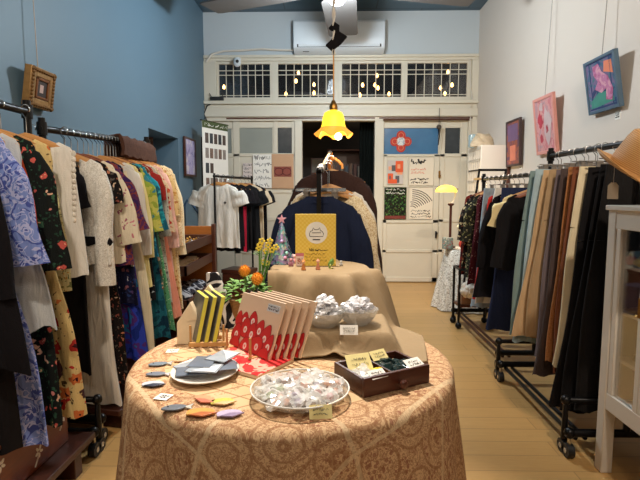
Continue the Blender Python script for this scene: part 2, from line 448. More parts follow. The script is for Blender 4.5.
tag(MB().tube([at(*p, Y=YB - .045) for p in ((470, 58), (471, 90), (473, 100), (470, 108), (471, 122), (470, 150))], .006, 6).build('cable', M['white_paint']),
    'thin pale cable running down beside the back right door', 'cable')

# ceiling fan
FX, FY = .055, 4.34
FZ = at(335, 36, Y=5.67).z - .06
fan = thing('ceiling_fan', 'grey ceiling fan with a bright round lamp hanging in the middle of the room', 'ceiling fan', (FX, FY, FZ))
M['fan_grey'] = plain('grey fan blade', S(96, 92, 90), .45, 0, .06)
MB().tube([(0, 0, .14), (0, 0, ZC - FZ)], .014, 10).build('rod', M['black_metal'], fan)
MB().lathe([(.03, .2), (.11, .17), (.13, .1), (.11, .03), (.06, .01)], n=24).build('motor', M['fan_grey'], fan)
for k in range(5):
    a = math.radians(-4 + 72 * k)
    b = MB().prism([(-.06, .12), (.06, .12), (.165, .34), (.165, 1.28), (.15, 1.33), (-.15, 1.33), (-.165, 1.28), (-.165, .34)], (0, 0, .06), (1, 0, .04), (0, 1, 0), (0, 0, .012))
    b.build('blade', M['fan_grey'], fan, rot=(0, 0, a), bevel=.003)
MB().lathe([(.005, -.1), (.05, -.09), (.082, -.05), (.085, -.01), (.07, .02)], n=20).build('bulb', glow('white fan lamp', S(240, 248, 255), 6), fan)

# flower pendant
PY = 3.0; pl = at(333.5, 103, Y=PY); pbot = at(333.5, 137, Y=PY)
pen = thing('pendant_lamp', 'glowing yellow flower shaped glass pendant lamp hanging on a twisted cord', 'pendant lamp', (pl.x, PY, pbot.z))
hh = pl.z - pbot.z
ball_cord = [(0, 0, hh), (0, 0, ZC - pbot.z)]
zA = at(333, 55, Y=PY).z - pbot.z
MB().tube([(0, 0, hh), (0, 0, zA)], .004, 6).build('cord', M['brass'], pen)
tw = MB()
for s in (0, PI):
    tw.tube([(.006 * math.cos(s + q * .9), .006 * math.sin(s + q * .9), zA + (ZC - pbot.z - zA) * q / 70) for q in range(71)], .006, 6)
tw.build('twisted_cord', M['white_paint'], pen)
rib = [(345, 24), (341, 30), (347, 36), (339, 43), (333, 53), (328, 47), (334, 40), (330, 31), (338, 26)]
q = [at(px, py, Y=PY) - Vector((pl.x, PY, pbot.z)) for px, py in ((337, 24), (334, 30), (341, 35), (336, 42), (330, 47), (333, 53))]
rg = []
for k, p in enumerate(q):
    w = (.015, .032, .036, .03, .026, .004)[k]
    rg.append([p + Vector((-w, -.006, .012)), p + Vector((w, -.014, -.012)), p + Vector((w, -.004, -.016)), p + Vector((-w, .006, .008))])
MB().loft(rg).build('ribbon', M['black_fabric'], pen)
MB().lathe([(.024, hh - .05), (.026, hh - .02), (.016, hh), (.01, hh + .015)], n=14).build('lamp_holder', M['brass'], pen)
prof = [(.03, hh - .045), (.055, hh - .06), (.066, hh - .09), (.07, hh - .125), (.076, hh - .145)]
MB().lathe(prof, n=28, cap1=False).build('glass_shade', glow('glowing yellow glass', S(255, 214, 40), 1.25, S(255, 200, 60)), pen)
rings = []
for i in range(7):
    t = i / 6; rr = .076 + .034 * t ** 1.3; z = hh - .145 - .05 * t
    rings.append([((rr + .010 * t * math.cos(6 * a)) * math.cos(a), (rr + .010 * t * math.cos(6 * a)) * math.sin(a), z + .014 * t * math.cos(6 * a + .6)) for a in [k * 2 * PI / 60 for k in range(60)]])
MB().loft(rings, False, False).build('ruffled_rim', glow('amber glass rim', S(240, 150, 44), .75, S(230, 150, 60)), pen)
MB().ball((.03, -.03, .0), .022, 12, 8).build('bulb', glow('pendant bulb', S(255, 240, 210), 5), pen)

M['wire'] = plain('grey hanging wire', S(150, 142, 134), .6)

# ================================================================= POSTERS AND PICTURES
def strokes(mb, o, ux, uy, un, w, h, rows, seed, thick=.004, loops=False):
    """hand-drawn looking marks: wandering pen strokes in rows"""
    r = random.Random(seed)
    o, ux, uy, un = Vector(o), Vector(ux), Vector(uy), Vector(un)
    for k in range(rows):
        y = h * (1 - (k + .5) / rows); x = .08 * w
        while x < w * .9:
            n = r.randint(3, 6); sw = w * r.uniform(.07, .16); sh = h / rows * .38
            p = [o + ux * (x + sw * i / n + r.uniform(-.2, .2) * sw) + uy * (y + r.uniform(-sh, sh)) + un * .0012 for i in range(n + 1)]
            mb.tube(p, thick * r.uniform(.5, 1.1), 4)
            x += sw * r.uniform(1.0, 1.5)
    return mb

def sheet(name, label, cat, px0, px1, py0, py1, mat, Y=YB - .016, group=None):
    a = at(px0, py1, Y=Y); b = at(px1, py0, Y=Y)
    t = thing(name, label, cat, (a.x, Y, a.z), 0, group)
    w, h = b.x - a.x, b.z - a.z
    MB().b2(0, w, -.0015, 0, 0, h).build('sheet', mat, t, smooth=False)
    return t, w, h
U = ((0, -.0015, 0), (1, 0, 0), (0, 0, 1), (0, -1, 0))
t, w, h = sheet('poster', 'orange and grey poster of square blocks on the right back door', 'poster', 387.5, 403.5, 160.5, 184, plain('pale grey print', S(196, 186, 180), .7), YB - .003)
cols = [plain('orange print', S(226, 88, 40), .7), plain('slate print', S(90, 84, 88), .7), plain('peach print', S(232, 160, 120), .7)]
for i, (a, b, c, d, k) in enumerate(((.5, .98, .5, .98, 0), (.02, .35, .02, .45, 0), (.25, .5, .55, .8, 1), (.5, .75, .05, .35, 1), (.35, .6, .02, .2, 0), (.05, .25, .6, .75, 2), (.62, .8, .66, .84, 2), (.6, .95, .4, .5, 2), (.1, .2, .2, .35, 1))):
    MB().b2(a * w, b * w, -.0025 - i * .0002, -.0015, c * h, d * h).build('printed_block', cols[k], t, smooth=False)
t, w, h = sheet('poster', 'dark green poster of plants with white lettering on the right back door', 'poster', 384, 406.5, 187.5, 219.5,
                floral('plant print', S(30, 34, 26), [S(60, 104, 48), S(88, 128, 64), S(40, 60, 36)], 26, .4, S(96, 60, 44), 40, .25), YB - .003)
strokes(MB(), (0, -.0015, h * .78), (1, 0, 0), (0, 0, 1), (0, -1, 0), w, h * .2, 2, 3, .006).build('lettering', M['paper'], t)
MB().b2(.03 * w, .97 * w, -.002, -.0015, .02 * h, .12 * h).build('ground_strip', plain('rust print', S(120, 50, 40), .8), t, smooth=False)
t, w, h = sheet('poster', 'cream sheet of bold black brush lettering on the right back door', 'poster', 409, 434, 157.5, 185.5, plain('cream paper', S(226, 214, 194), .8, 0, .03), YB - .003)
m = MB(); strokes(m, (0, -.0015, h * .72), (1, 0, 0), (0, 0, 1), (0, -1, 0), w * .8, h * .26, 1, 5, .012); strokes(m, (0, -.0015, .06 * h), (1, 0, 0), (0, 0, 1), (0, -1, 0), w * .8, h * .22, 2, 6, .006)
m.build('lettering', M['ink'], t)
strokes(MB(), (0, -.0015, h * .4), (1, 0, 0), (0, 0, 1), (0, -1, 0), w * .7, h * .25, 2, 8, .003).build('orange_lettering', cols[0], t)
t, w, h = sheet('poster', 'cream sheet of curving black line drawing on the right back door', 'poster', 409, 433, 187.5, 219, plain('cream paper two', S(228, 216, 196), .8, 0, .03), YB - .003)
m = MB()
for k in range(9):
    r_ = .05 + k * .028
    m.tube([(w * .12 + r_ * math.cos(a) * 1.1, -.002, h * .3 + r_ * math.sin(a)) for a in [i * PI / 14 for i in range(2, 13)] if w * .03 < w * .12 + r_ * math.cos(a) * 1.1 < w * .97 and h * .3 + r_ * math.sin(a) < h * .97] or [(.01, -.002, .01), (.02, -.002, .02)], .005, 4)
strokes(m, (0, -.0015, .03 * h), (1, 0, 0), (0, 0, 1), (0, -1, 0), w, h * .28, 3, 9, .004)
m.build('line_drawing', M['ink'], t)
t, w, h = sheet('poster', 'white sheet of thin pencil scribbles on the left back door', 'poster', 253.5, 271.5, 154.5, 188, M['paper'], YB + .004)
t.location.y = YB - .016
strokes(MB(), U[0], U[1], U[2], U[3], w, h, 5, 12, .004).build('scribble', plain('grey pencil', S(96, 92, 90), .8), t)
t, w, h = sheet('poster', 'brown kraft poster with a dark red square motif on the left back door', 'poster', 272, 293.5, 154, 188.5, plain('kraft paper', S(196, 156, 122), .8, 0, .05), YB - .016)
MB().b2(.1 * w, .9 * w, -.002, -.0015, .34 * h, .64 * h).build('printed_motif', plain('brick red print', S(140, 72, 60), .8, 0, .2), t, smooth=False)
m = MB()
for cx in (.32, .68): m.tube([(cx * w + .06 * math.cos(a), -.002, .49 * h + .05 * math.sin(a)) for a in [i * .5 for i in range(13)]], .006, 4)
m.build('printed_line', plain('dark red line', S(96, 40, 36), .8), t)
t, w, h = sheet('notice', 'small plain white notice beside the pencil scribble poster', 'notice', 243, 252, 163, 178, plain('pinkish paper', S(220, 206, 200), .8), YB - .016)
strokes(MB(), (0, -.0015, 0), (1, 0, 0), (0, 0, 1), (0, -1, 0), w, h, 4, 21, .002).build('lettering', M['ink'], t)

# knot paper-cut on blue glass
kp = at(401, 141.5, Y=YB + .03)
kn = thing('paper_cut', 'red diamond shaped paper cut stuck on the blue door glass', 'decoration', (kp.x, YB + .036, kp.z))
red = plain('red paper', S(190, 58, 46), .8)
m = MB(); R = .135
for k in range(4):
    a = k * PI / 2 + PI / 2
    m.prism([(.062 * math.cos(q), .062 * math.sin(q)) for q in [i * 2 * PI / 14 for i in range(14)]], (.085 * math.cos(a), 0, .085 * math.sin(a)), (1, 0, 0), (0, 0, 1), (0, -.004, 0))
m.prism([(.13, 0), (0, .13), (-.13, 0), (0, -.13)], (0, -.001, 0), (1, 0, 0), (0, 0, 1), (0, -.004, 0))
m.build('paper', red, kn)
MB().prism([(.06 * math.cos(q), .06 * math.sin(q)) for q in [i * 2 * PI / 18 for i in range(18)]], (0, -.0052, 0), (1, 0, 0), (0, 0, 1), (0, -.002, 0)).build('centre', floral('pale centre print', S(214, 216, 214), [S(60, 100, 150), S(230, 220, 210)], 40, .4), kn)
m = MB()
for k in range(4):
    a = k * PI / 2 + PI / 2
    m.tube([(.085 * math.cos(a) + .034 * math.cos(q), -.006, .085 * math.sin(a) + .034 * math.sin(q)) for q in [i * .45 for i in range(15)]], .005, 5)
m.build('loop', plain('pale orange line', S(216, 140, 104), .8), kn)
hb = at(439, 127, Y=YB - .1)
hg = thing('hanging_ornament', 'small dark round ornament hanging on a cord in front of the blue door glass', 'ornament', (hb.x, YB - .1, hb.z))
MB().ball((0, 0, 0), .035, 12, 8, (1, 1, .9)).build('ball', plain('dark stone', S(70, 60, 50), .6), hg)
MB().tube([(0, 0, .03), (0, 0, .25)], .004, 5).build('cord', M['black_plastic'], hg)
MB().tube([(0, 0, -.03), (.006, 0, -.12), (-.004, 0, -.24)], [.012, .008, .005], 6).build('tassel', M['black_fabric'], hg)

# left banner with photo grid
a0 = at(202, 120, Y=5.85); a1 = at(227.5, 127, Y=6.3); zb = at(206, 196, Y=5.85).z
L_ = math.hypot(a1.x - a0.x, a1.y - a0.y); yaw_ = math.atan2(a1.y - a0.y, a1.x - a0.x)
bn = thing('photo_banner', 'white hanging banner of small photographs with a dark green heading at back left', 'banner', (a0.x, a0.y, zb), yaw_)
H_ = a0.z - zb
MB().b2(0, L_, 0, .004, 0, H_).build('sheet', M['paper'], bn, smooth=False)
MB().b2(0, L_, -.002, 0, H_ * .91, H_).build('heading', plain('dark olive print', S(72, 84, 48), .7), bn, smooth=False)
strokes(MB(), (0, -.002, H_ * .925), (1, 0, 0), (0, 0, 1), (0, -1, 0), L_, H_ * .06, 1, 31, .005).build('heading_lettering', M['paper'], bn)
ph = [plain('photo print %d' % i, c, .6, 0, .6, 30) for i, c in enumerate((S(84, 70, 64), S(120, 96, 84), S(60, 62, 66), S(140, 128, 120)))]
for r_ in range(4):
    for c_ in range(5 if r_ < 2 else (2 if r_ == 2 else 5)):
        x = L_ * (.1 + .17 * c_); z = H_ * (.71 - .2 * r_)
        MB().b2(x, x + L_ * .125, -.002, 0, z, z + H_ * .135).build('photograph', ph[(r_ * 3 + c_ * 2) % 4], bn, smooth=False)
MB().tube([(-.02, .006, H_), (L_ + .02, .006, H_)], .008, 8).build('hanging_rod', M['black_metal'], bn)
# dark cloth behind the banner
m = MB(); rings = []
c0, c1 = at(197, 150, Y=5.9), at(205, 150, Y=6.2)
for k in range(7):
    z = 1.95 - .9 * k / 6
    rings.append([(c0.x + (c1.x - c0.x) * i / 14, c0.y + .2 + .05 * math.sin(i * 1.3) * (.4 + k / 6) + (.01 if s else 0), z) for s in (0, 1) for i in (range(15) if not s else range(14, -1, -1))])
tag(m.loft(rings).build('cloth', M['black_fabric']), 'black cloth hanging on the blue wall behind the photo banner', 'cloth')

def wall_picture(name, label, Xc, side, corners, lean, thick, frame_mat, border, canvas_mat, wire_top=None, extra=None, side_mat=None):
    """corners: photo TL, TR, BR, BL; side +1 right wall, -1 left wall"""
    pa = [at(px, py, X=Xc) for px, py in corners]
    y_far = max((pa[0].y + pa[3].y) / 2, (pa[1].y + pa[2].y) / 2); y_near = min((pa[0].y + pa[3].y) / 2, (pa[1].y + pa[2].y) / 2)
    z1 = (pa[0].z + pa[1].z) / 2; z0 = (pa[2].z + pa[3].z) / 2
    W_, Hh = y_far - y_near, z1 - z0
    wallx = XR if side > 0 else XL
    t = thing(name, label, 'picture', (wallx - side * .012, (y_far + y_near) / 2, z0))
    # local frame: u along Y, v up leaning into the room, n into the room
    s_, c_ = math.sin(lean), math.cos(lean)
    n = Vector((-side * c_, 0, -s_)); v = Vector((-side * s_, 0, c_)); u = Vector((0, 1, 0))
    o = Vector((0, -W_ / 2, 0))
    def slab(u0, u1, v0, v1, d0, d1, mb=None):
        mb = mb or MB(); return mb.prism([(u0, v0), (u1, v0), (u1, v1), (u0, v1)], o + n * d0, u, v, n * (d1 - d0))
    b = border; f = MB()
    slab(0, b, 0, Hh, 0, thick, f); slab(W_ - b, W_, 0, Hh, 0, thick, f); slab(b, W_ - b, 0, b, 0, thick, f); slab(b, W_ - b, Hh - b, Hh, 0, thick, f)
    f.build('frame', frame_mat, t, bevel=.003)
    slab(b, W_ - b, b, Hh - b, 0, thick * .8).build('canvas', canvas_mat, t, smooth=False)
    if extra: extra(t, slab, W_, Hh, o, n, u, v, thick)
    if wire_top is not None:
        tp = o + u * (W_ / 2) + v * Hh
        MB().tube([tp, (-side * .01 + 0.0, 0, ZC - z0)], .003, 5).build('hanging_wire', M['wire'], t)
    return t
def blue_paint(t, slab, w, h, o, n, u, v, th):
    mats = {'pink': blotch('pink paint', [S(180, 104, 140), S(196, 130, 164), S(214, 160, 176)], 16), 'orange': plain('orange paint', S(226, 130, 96), .7, 0, .2), 'green': plain('green paint', S(64, 140, 124), .7, 0, .3),
            'navy': plain('navy paint', S(36, 56, 104), .7, 0, .3)}
    # outline points in (u from far to near, v): canvas fractions from the viewer's left
    def area(name, pts, k):
        q = [((1 - a) * w, b_ * h) for a, b_ in pts]
        MB().prism(q, o + n * (th * .8), u, v, n * .0015).build(name, mats[k], t, smooth=False)
    for q_ in ([(.0, .07), (1, .07), (1, .1), (0, .1)], [(0, .92), (1, .92), (1, .95), (0, .95)], [(.1, .1), (.13, .1), (.13, .92), (.1, .92)], [(.87, .1), (.9, .1), (.9, .92), (.87, .92)]):
        area('painted_line', [(.08 + .84 * a_, b_) for a_, b_ in q_], 'navy')
    area('painted_area', [(.62, .7), (.9, .62), (.88, .86), (.66, .88)], 'orange')
    area('painted_area', [(.12, .1), (.86, .14), (.8, .34), (.4, .36), (.14, .24)], 'green')
    q = [(.3, .86), (.48, .88), (.56, .72), (.74, .6), (.86, .36), (.8, .16), (.62, .2), (.66, .4), (.5, .34), (.3, .44), (.42, .56), (.3, .7)]
    q = [((1 - a) * w, b_ * h) for a, b_ in q]
    MB().prism(q, o + n * (th * .8 + .0016), u, v, n * .0015).build('painted_figure', mats['pink'], t, smooth=False)
    area('painted_area', [(.2, .3), (.42, .46), (.4, .52), (.18, .38)], 'navy')
wall_picture('painting', 'blue bordered abstract painting with a pink shape, above the straw hat', 1.90, 1, [(582.5, 63), (613.5, 51), (618.5, 105), (588.5, 113)], .17, .035,
             plain('blue painted frame', S(74, 98, 118), .6, 0, .2), .022, blotch('blue violet paint', [S(62, 84, 120), S(84, 112, 136), S(120, 108, 140), S(84, 120, 130)], 9), 1, blue_paint)
def pink_paint(t, slab, w, h, o, n, u, v, th):
    red = plain('crimson paint', S(186, 60, 76), .7, 0, .3); pale = plain('grey rose paint', S(196, 172, 172), .7, 0, .2)
    for (a, b_, c_, d_, m) in ((.2, .45, .45, .72, red), (.5, .85, .2, .8, pale), (.25, .4, .2, .35, red), (.3, .5, .75, .9, pale), (.55, .7, .35, .5, red)):
        rq = random.Random(int(a * 100)); cx_, cy_ = 1 - (a + b_) / 2, (c_ + d_) / 2
        pts = [((cx_ + (b_ - a) * .5 * rq.uniform(.6, 1.25) * math.cos(q)) * w, (cy_ + (d_ - c_) * .5 * rq.uniform(.6, 1.25) * math.sin(q)) * h) for q in [2 * PI * j / 13 for j in range(13)]]
        MB().prism(pts, o + n * (th * .8 + .0004 * int(a * 10)), u, v, n * .0012).build('painted_area', m, t, smooth=False)
wall_picture('painting', 'pink abstract painting in a pink frame, middle of the right wall', 1.90, 1, [(531, 101), (551, 93), (555.5, 151), (536, 154.5)], .12, .03,
             plain('pink painted frame', S(214, 146, 134), .6, 0, .08), .03, blotch('rose paint', [S(200, 126, 130), S(206, 150, 148), S(186, 146, 150)], 10), 1, pink_paint)
def orange_paint(t, slab, w, h, o, n, u, v, th):
    for (a, b_, c_, d_, m) in ((.15, .85, .55, .9, plain('violet paint', S(110, 84, 120), .7, 0, .3)), (.3, .7, .12, .45, plain('salmon paint', S(206, 120, 96), .7, 0, .25))):
        slab((1 - b_) * w, (1 - a) * w, c_ * h, d_ * h, th * .8, th * .8 + .0015).build('painted_area', m, t, smooth=False)
wall_picture('painting', 'narrow dark framed painting on the right wall nearest the back corner', 1.93, 1, [(506, 122.5), (520, 117), (519, 165.5), (505.5, 166.5)], .04, .03,
             plain('dark brown frame', S(58, 36, 34), .5), .022, blotch('rust paint', [S(130, 84, 88), S(150, 92, 78), S(108, 78, 96)], 8), None, orange_paint)
def gold_inner(t, slab, w, h, o, n, u, v, th):
    f = MB()
    for (a, b_, c_, d_) in ((.24, .3, .24, .76), (.7, .76, .24, .76), (.24, .76, .24, .3), (.24, .76, .7, .76)): slab(a * w, b_ * w, c_ * h, d_ * h, th * .8, th * 1.05, f)
    f.build('inner_moulding', plain('bronze moulding', S(120, 72, 34), .4, .4, .3), t, bevel=.002)
    g_ = MB()
    for k in range(11):
        f = (k + .5) / 11
        for a_, b_ in ((f, .07), (f, .93), (.08, f), (.92, f)): g_.ball(o + u * (a_ * w) + v * (b_ * h) + n * th, .011, 7, 5)
    g_.build('carved_ornament', plain('dark gilt', S(122, 88, 46), .5, .4, .4, 60), t)
    slab(.3 * w, .7 * w, .3 * h, .7 * h, th * .8, th * .86).build('portrait', plain('dark portrait paint', S(40, 24, 20), .5), t, smooth=False)
    slab(.42 * w, .56 * w, .4 * h, .6 * h, th * .86, th * .88).build('painted_figure', plain('pale figure paint', S(190, 160, 150), .6), t, smooth=False)
wall_picture('framed_portrait', 'small dark portrait in an ornate gold frame on the blue wall', -1.64, -1, [(33, 66), (57.5, 73.5), (51.5, 109), (27.5, 104)], .16, .04,
             plain('ornate gilt frame', S(150, 114, 66), .45, .4, .4, 40, .8, 60), .05, plain('gilt slip', S(150, 104, 48), .4, .4, .3), 1, gold_inner)
wall_picture('painting', 'tall lilac painting in a thin dark frame beside the alcove', -1.69, -1, [(184, 137), (195, 139.5), (195, 176), (184.5, 177)], .0, .025,
             M['dark_wood'], .025, blotch('lilac paint', [S(150, 140, 180), S(180, 168, 200), S(206, 196, 206)], 9), None)
# alcove contents
ap = at(165, 158, X=XL - .3)
ash = tag(MB().b2(XL - .6, XL - .1, AY0 + .02, AY1 - .02, ap.z - .22, ap.z - .19).build('alcove_shelf', plain('blue shelf paint', S(86, 118, 140), .5), None, bevel=.004), 'blue shelf set across the wall alcove', 'shelf')
ash2 = tag(MB().b2(XL - .6, XL - .1, AY0 + .02, AY1 - .02, .84, .87).build('alcove_shelf', plain('blue shelf paint low', S(80, 112, 134), .5), None, bevel=.004), 'lower blue shelf in the wall alcove behind the garments', 'shelf')
a = thing('picture_frame', 'dark framed picture standing on the shelf in the wall alcove', 'picture', (XL - .3, 5.15, ap.z - .19), .45)
MB().b2(-.12, .12, -.02, 0, 0, .36).build('frame', M['dark_wood'], a, bevel=.004)
MB().b2(-.095, .095, -.024, -.02, .025, .335).build('print', blotch('faded brown print', [S(150, 130, 110), S(110, 92, 80), S(176, 160, 140)], 12), a, smooth=False)
b = tag(MB().b2(XL - .45, XL - .15, 4.75, 5.0, ap.z - .19, ap.z - .08).build('box', plain('pale blue box', S(150, 176, 190), .6), None, bevel=.006), 'pale blue box on the alcove shelf', 'box')
# switch plate and tags on the right wall
for (px, py, w_, h_, lab) in ((499.5, 157, .07, .13, 'white switch plate on the wall beside the narrow dark framed painting'),):
    p = at(px, py, X=XR)
    s_ = thing('switch_plate', lab, 'switch', (XR, p.y, p.z))
    MB().b2(-.012, 0, -w_, w_, -h_, h_).build('plate', plain('switch plastic', S(226, 222, 214), .4), s_, bevel=.003)
    MB().b2(-.018, -.012, -.03, .03, -.05, .05).build('button', plain('switch button', S(232, 228, 222), .4), s_, bevel=.002)
for (px, py, lab) in ((618, 115, 'small white title card on the wall under the blue bordered painting'), (521, 166, 'small white title card beside the narrow dark framed painting')):
    p = at(px, py, X=XR)
    c_ = tag(MB().b2(-.003, 0, -.03, .03, -.03, .03).build('title_card', M['paper'], None, loc=(XR, p.y, p.z), smooth=False), lab, 'card')
    strokes(MB(), (-.003, .027, -.02), (0, -1, 0), (0, 0, 1), (-1, 0, 0), .05, .04, 3, int(px), .0012).build('lettering', M['ink'], c_)

# ================================================================= RACKS, HANGERS AND GARMENTS
def rack(name, label, A, B, foot_x0, foot_x1, group=None, hoop=None, rails=True, rail_mat=None):
    """A, B: bar ends (near, far) in world coordinates; feet run from foot_x0 to foot_x1"""
    A, B = Vector(A), Vector(B)
    o = Vector(((A.x + B.x) / 2, (A.y + B.y) / 2, 0))
    t = thing(name, label, 'clothes rack', o, 0, group)
    r = .0165; bm = M['black_metal']
    d = (B - A).normalized()
    MB().tube([A - o - d * .02, B - o + d * .02], r, 10).build('hanging_bar', bm, t)
    side = 1 if abs(foot_x1) < abs(foot_x0) else -1
    for e in (A, B):
        MB().tube([(e.x - o.x, e.y - o.y, .12), (e.x - o.x, e.y - o.y, e.z + .05)], r, 10).tube([(e.x - o.x, e.y - o.y, e.z - .03), (e.x - o.x, e.y - o.y, e.z + .03)], r * 1.4, 10).build('upright', bm, t)
        f = MB().tube([(foot_x0 - o.x, e.y - o.y, .12), (foot_x1 - o.x, e.y - o.y, .12)], r * 1.15, 10)
        if hoop:
            y = e.y - o.y + hoop
            f.tube([(e.x - o.x, y, .26), (foot_x1 - o.x, y, .26), (foot_x1 - o.x, y, .07)], r, 10)
            f.tube([(e.x - o.x, y, .26), (e.x - o.x, e.y - o.y, .26)], r, 8)
            f.ball((foot_x1 - o.x, y, .26), r * 1.5, 8, 6)
        f.ball((foot_x1 - o.x, e.y - o.y, .12), r * 1.6, 8, 6)
        f.build('foot', bm, t)
        for x in (foot_x0, foot_x1):
            for yy in ([0, hoop] if hoop and x == foot_x1 else [0]):
                c = MB().tube([(x - o.x - .016, e.y - o.y + yy, .034), (x - o.x + .016, e.y - o.y + yy, .034)], .034, 14).build('caster', M['black_plastic'], t)
                MB().tube([(x - o.x - .018, e.y - o.y + yy, .034), (x - o.x + .018, e.y - o.y + yy, .034)], .013, 10).tube([(x - o.x, e.y - o.y + yy, .065), (x - o.x, e.y - o.y + yy, .11)], .009, 6).build('caster_fork', M['chrome'], c)
    if rails:
        rm = rail_mat or bm
        f = MB()
        for k in (0, .045):
            s = foot_x1 - o.x - side * (-.02 + k) if False else foot_x1 - o.x + (-.03 - k if foot_x1 > foot_x0 else .03 + k)
            f.tube([(s, A.y - o.y, .095), (s, B.y - o.y, .095)], .011, 8)
        f.build('base_rail', rm, t)
    return t

def hook_mb(mb, zbot, r=.0022):
    # wire hook over a bar whose axis is local Y at z = 0
    R = .0195
    path = [(R * math.cos(a), 0, R * math.sin(a) + .001) for a in [math.radians(q) for q in range(-30, 181, 21)]]
    path += [(-R * .98, 0, -.012), (-R * .4, 0, -.026), (0, 0, -.036), (0, 0, zbot)]
    return mb.tube(path, r, 5)

_hanger_mesh = {}
def hanger(short, loc, yaw, kind='wood', sh=.2, drop=.075, rise=.0, label=None, low=.045):
    """clothes hanger hooked on a bar at loc"""
    lab = label or ('%s hanger carrying the %s' % ({'wood': 'pale wooden', 'red': 'reddish wooden', 'clip': 'metal clip', 'black': 'black'}[kind], short))
    if len(lab.split()) > 16: lab = 'hanger of the ' + short
    if kind == 'clip':
        kind = ('clip', low)
        if kind not in _hanger_mesh:
            b = hook_mb(MB(), -.06 - low).tube([(-.13, 0, -.062 - low), (.13, 0, -.062 - low)], .0035, 6)
            c = MB().box((0, 0, -.094 - low), (.026, .018, .05)).box((0, 0, -.066 - low), (.03, .022, .012))
            _hanger_mesh[kind] = (b.build('clip_hanger', M['chrome']), c.build('clip', M['grey_clip'], bevel=.002))
            for q in _hanger_mesh[kind]: COL.objects.unlink(q)
        m0, m1 = _hanger_mesh[kind]
        h = m0.copy(); COL.objects.link(h); h.location = loc; h.rotation_euler = (0, 0, yaw)
        for sx in (-1, 1):
            c = m1.copy(); COL.objects.link(c); c.parent = h; c.location = (sx * sh * .62, 0, 0)
    else:
        key = (kind, round(sh, 3), round(drop, 3), round(low, 3))
        if key not in _hanger_mesh:
            rings = []; n = 17
            for i in range(n):
                u = -1 + 2 * i / (n - 1); x = u * sh * .97
                z = -.054 - low - drop * abs(u) ** 1.2
                hh = .036 * (1 - .5 * abs(u)); tt = .009
                y = -.01 * (1 - abs(u)) + .004
                rings.append([(x, y - tt, z - hh), (x, y + tt, z - hh), (x, y + tt * 1.1, z - hh * .3), (x, y + tt * .5, z), (x, y - tt * .5, z), (x, y - tt * 1.1, z - hh * .3)])
            b = MB().loft(rings).build('clothes_hanger', {'wood': M['hanger_wood'], 'red': M['hanger_red'], 'black': M['black_plastic']}[kind])
            c = hook_mb(MB(), -.06 - low).build('hook', M['chrome'])
            for q in (b, c): COL.objects.unlink(q)
            _hanger_mesh[key] = (b, c)
        m0, m1 = _hanger_mesh[key]
        h = m0.copy(); COL.objects.link(h); h.location = loc; h.rotation_euler = (0, 0, yaw)
        c = m1.copy(); COL.objects.link(c); c.parent = h
    return tag(h, lab, 'hanger')
M['grey_clip'] = plain('grey clip plastic', S(120, 112, 104), .4)

def spow(v, p): return math.copysign(abs(v) ** p, v)

def body_rings(prof, N, seed, dip=.05, back=.0, amp=.012, waves=5, hemjag=.008, point=0):
    """prof: (z, half width, half thickness); ripples grow to the hem"""
    r = random.Random(seed); ph = r.uniform(0, 6); ph2 = r.uniform(0, 6); rings = []
    z0, z1 = prof[0][0], prof[-1][0]
    for k, (z, w, t) in enumerate(prof):
        f = min(1, max(0, (z0 - z) / (z0 - z1)))
        ring = []
        for j in range(N):
            a = 2 * PI * j / N
            ca, sa = math.cos(a), math.sin(a)
            x = w * spow(ca, .85); u = x / max(w, 1e-4)
            y = t * spow(sa, .7)
            g = max(0, f - .12)
            y += amp * g * math.sin(waves * u * 2.4 + ph + 2.2 * f) + amp * .5 * g * math.sin(waves * u * 4.7 + ph2 - 3 * f)
            zz = z
            if k < 3: zz += (-dip if sa < 0 else -back) * (1 - u * u) * (1 - k / 3)
            zz += hemjag * g * g * math.sin(waves * u * 3.1 + ph2) + point * g ** 3 * (-abs(u) ** 2)
            ring.append((x, y, zz))
        rings.append(ring)
    return rings

def sleeve_mb(sx, sh, z0, L, ang, r0, r1, t=.02, seed=1, flare=0):
    """sleeve hanging from a shoulder: sx side, ang outward slope"""
    r = random.Random(seed); rings = []; n = 12
    for k in range(n + 1):
        f = k / n
        x = sx * (sh - r0 * .72 + .03 * min(1, f * 3) + math.sin(ang) * L * f); kk = min(1, f / .25); sl = math.sin(ang) * kk - .5 * (1 - kk)
        z = z0 - L * f * math.cos(ang)
        w = r0 + (r1 - r0) * f + flare * max(0, f - .7) + .006 * math.sin(f * 9 + seed)
        tt = t * (.6 + .6 * math.sin(min(1, f * 4) * PI / 2)) + .004 * math.sin(f * 14 + seed)
        rings.append([(x + w * math.cos(a) * math.cos(ang), tt * math.sin(a) + .004 * math.sin(3 * a + f * 5 + seed), z + sx * w * math.cos(a) * sl) for a in [2 * PI * j / 14 for j in range(14)]])
    return MB().loft(rings, True, False)

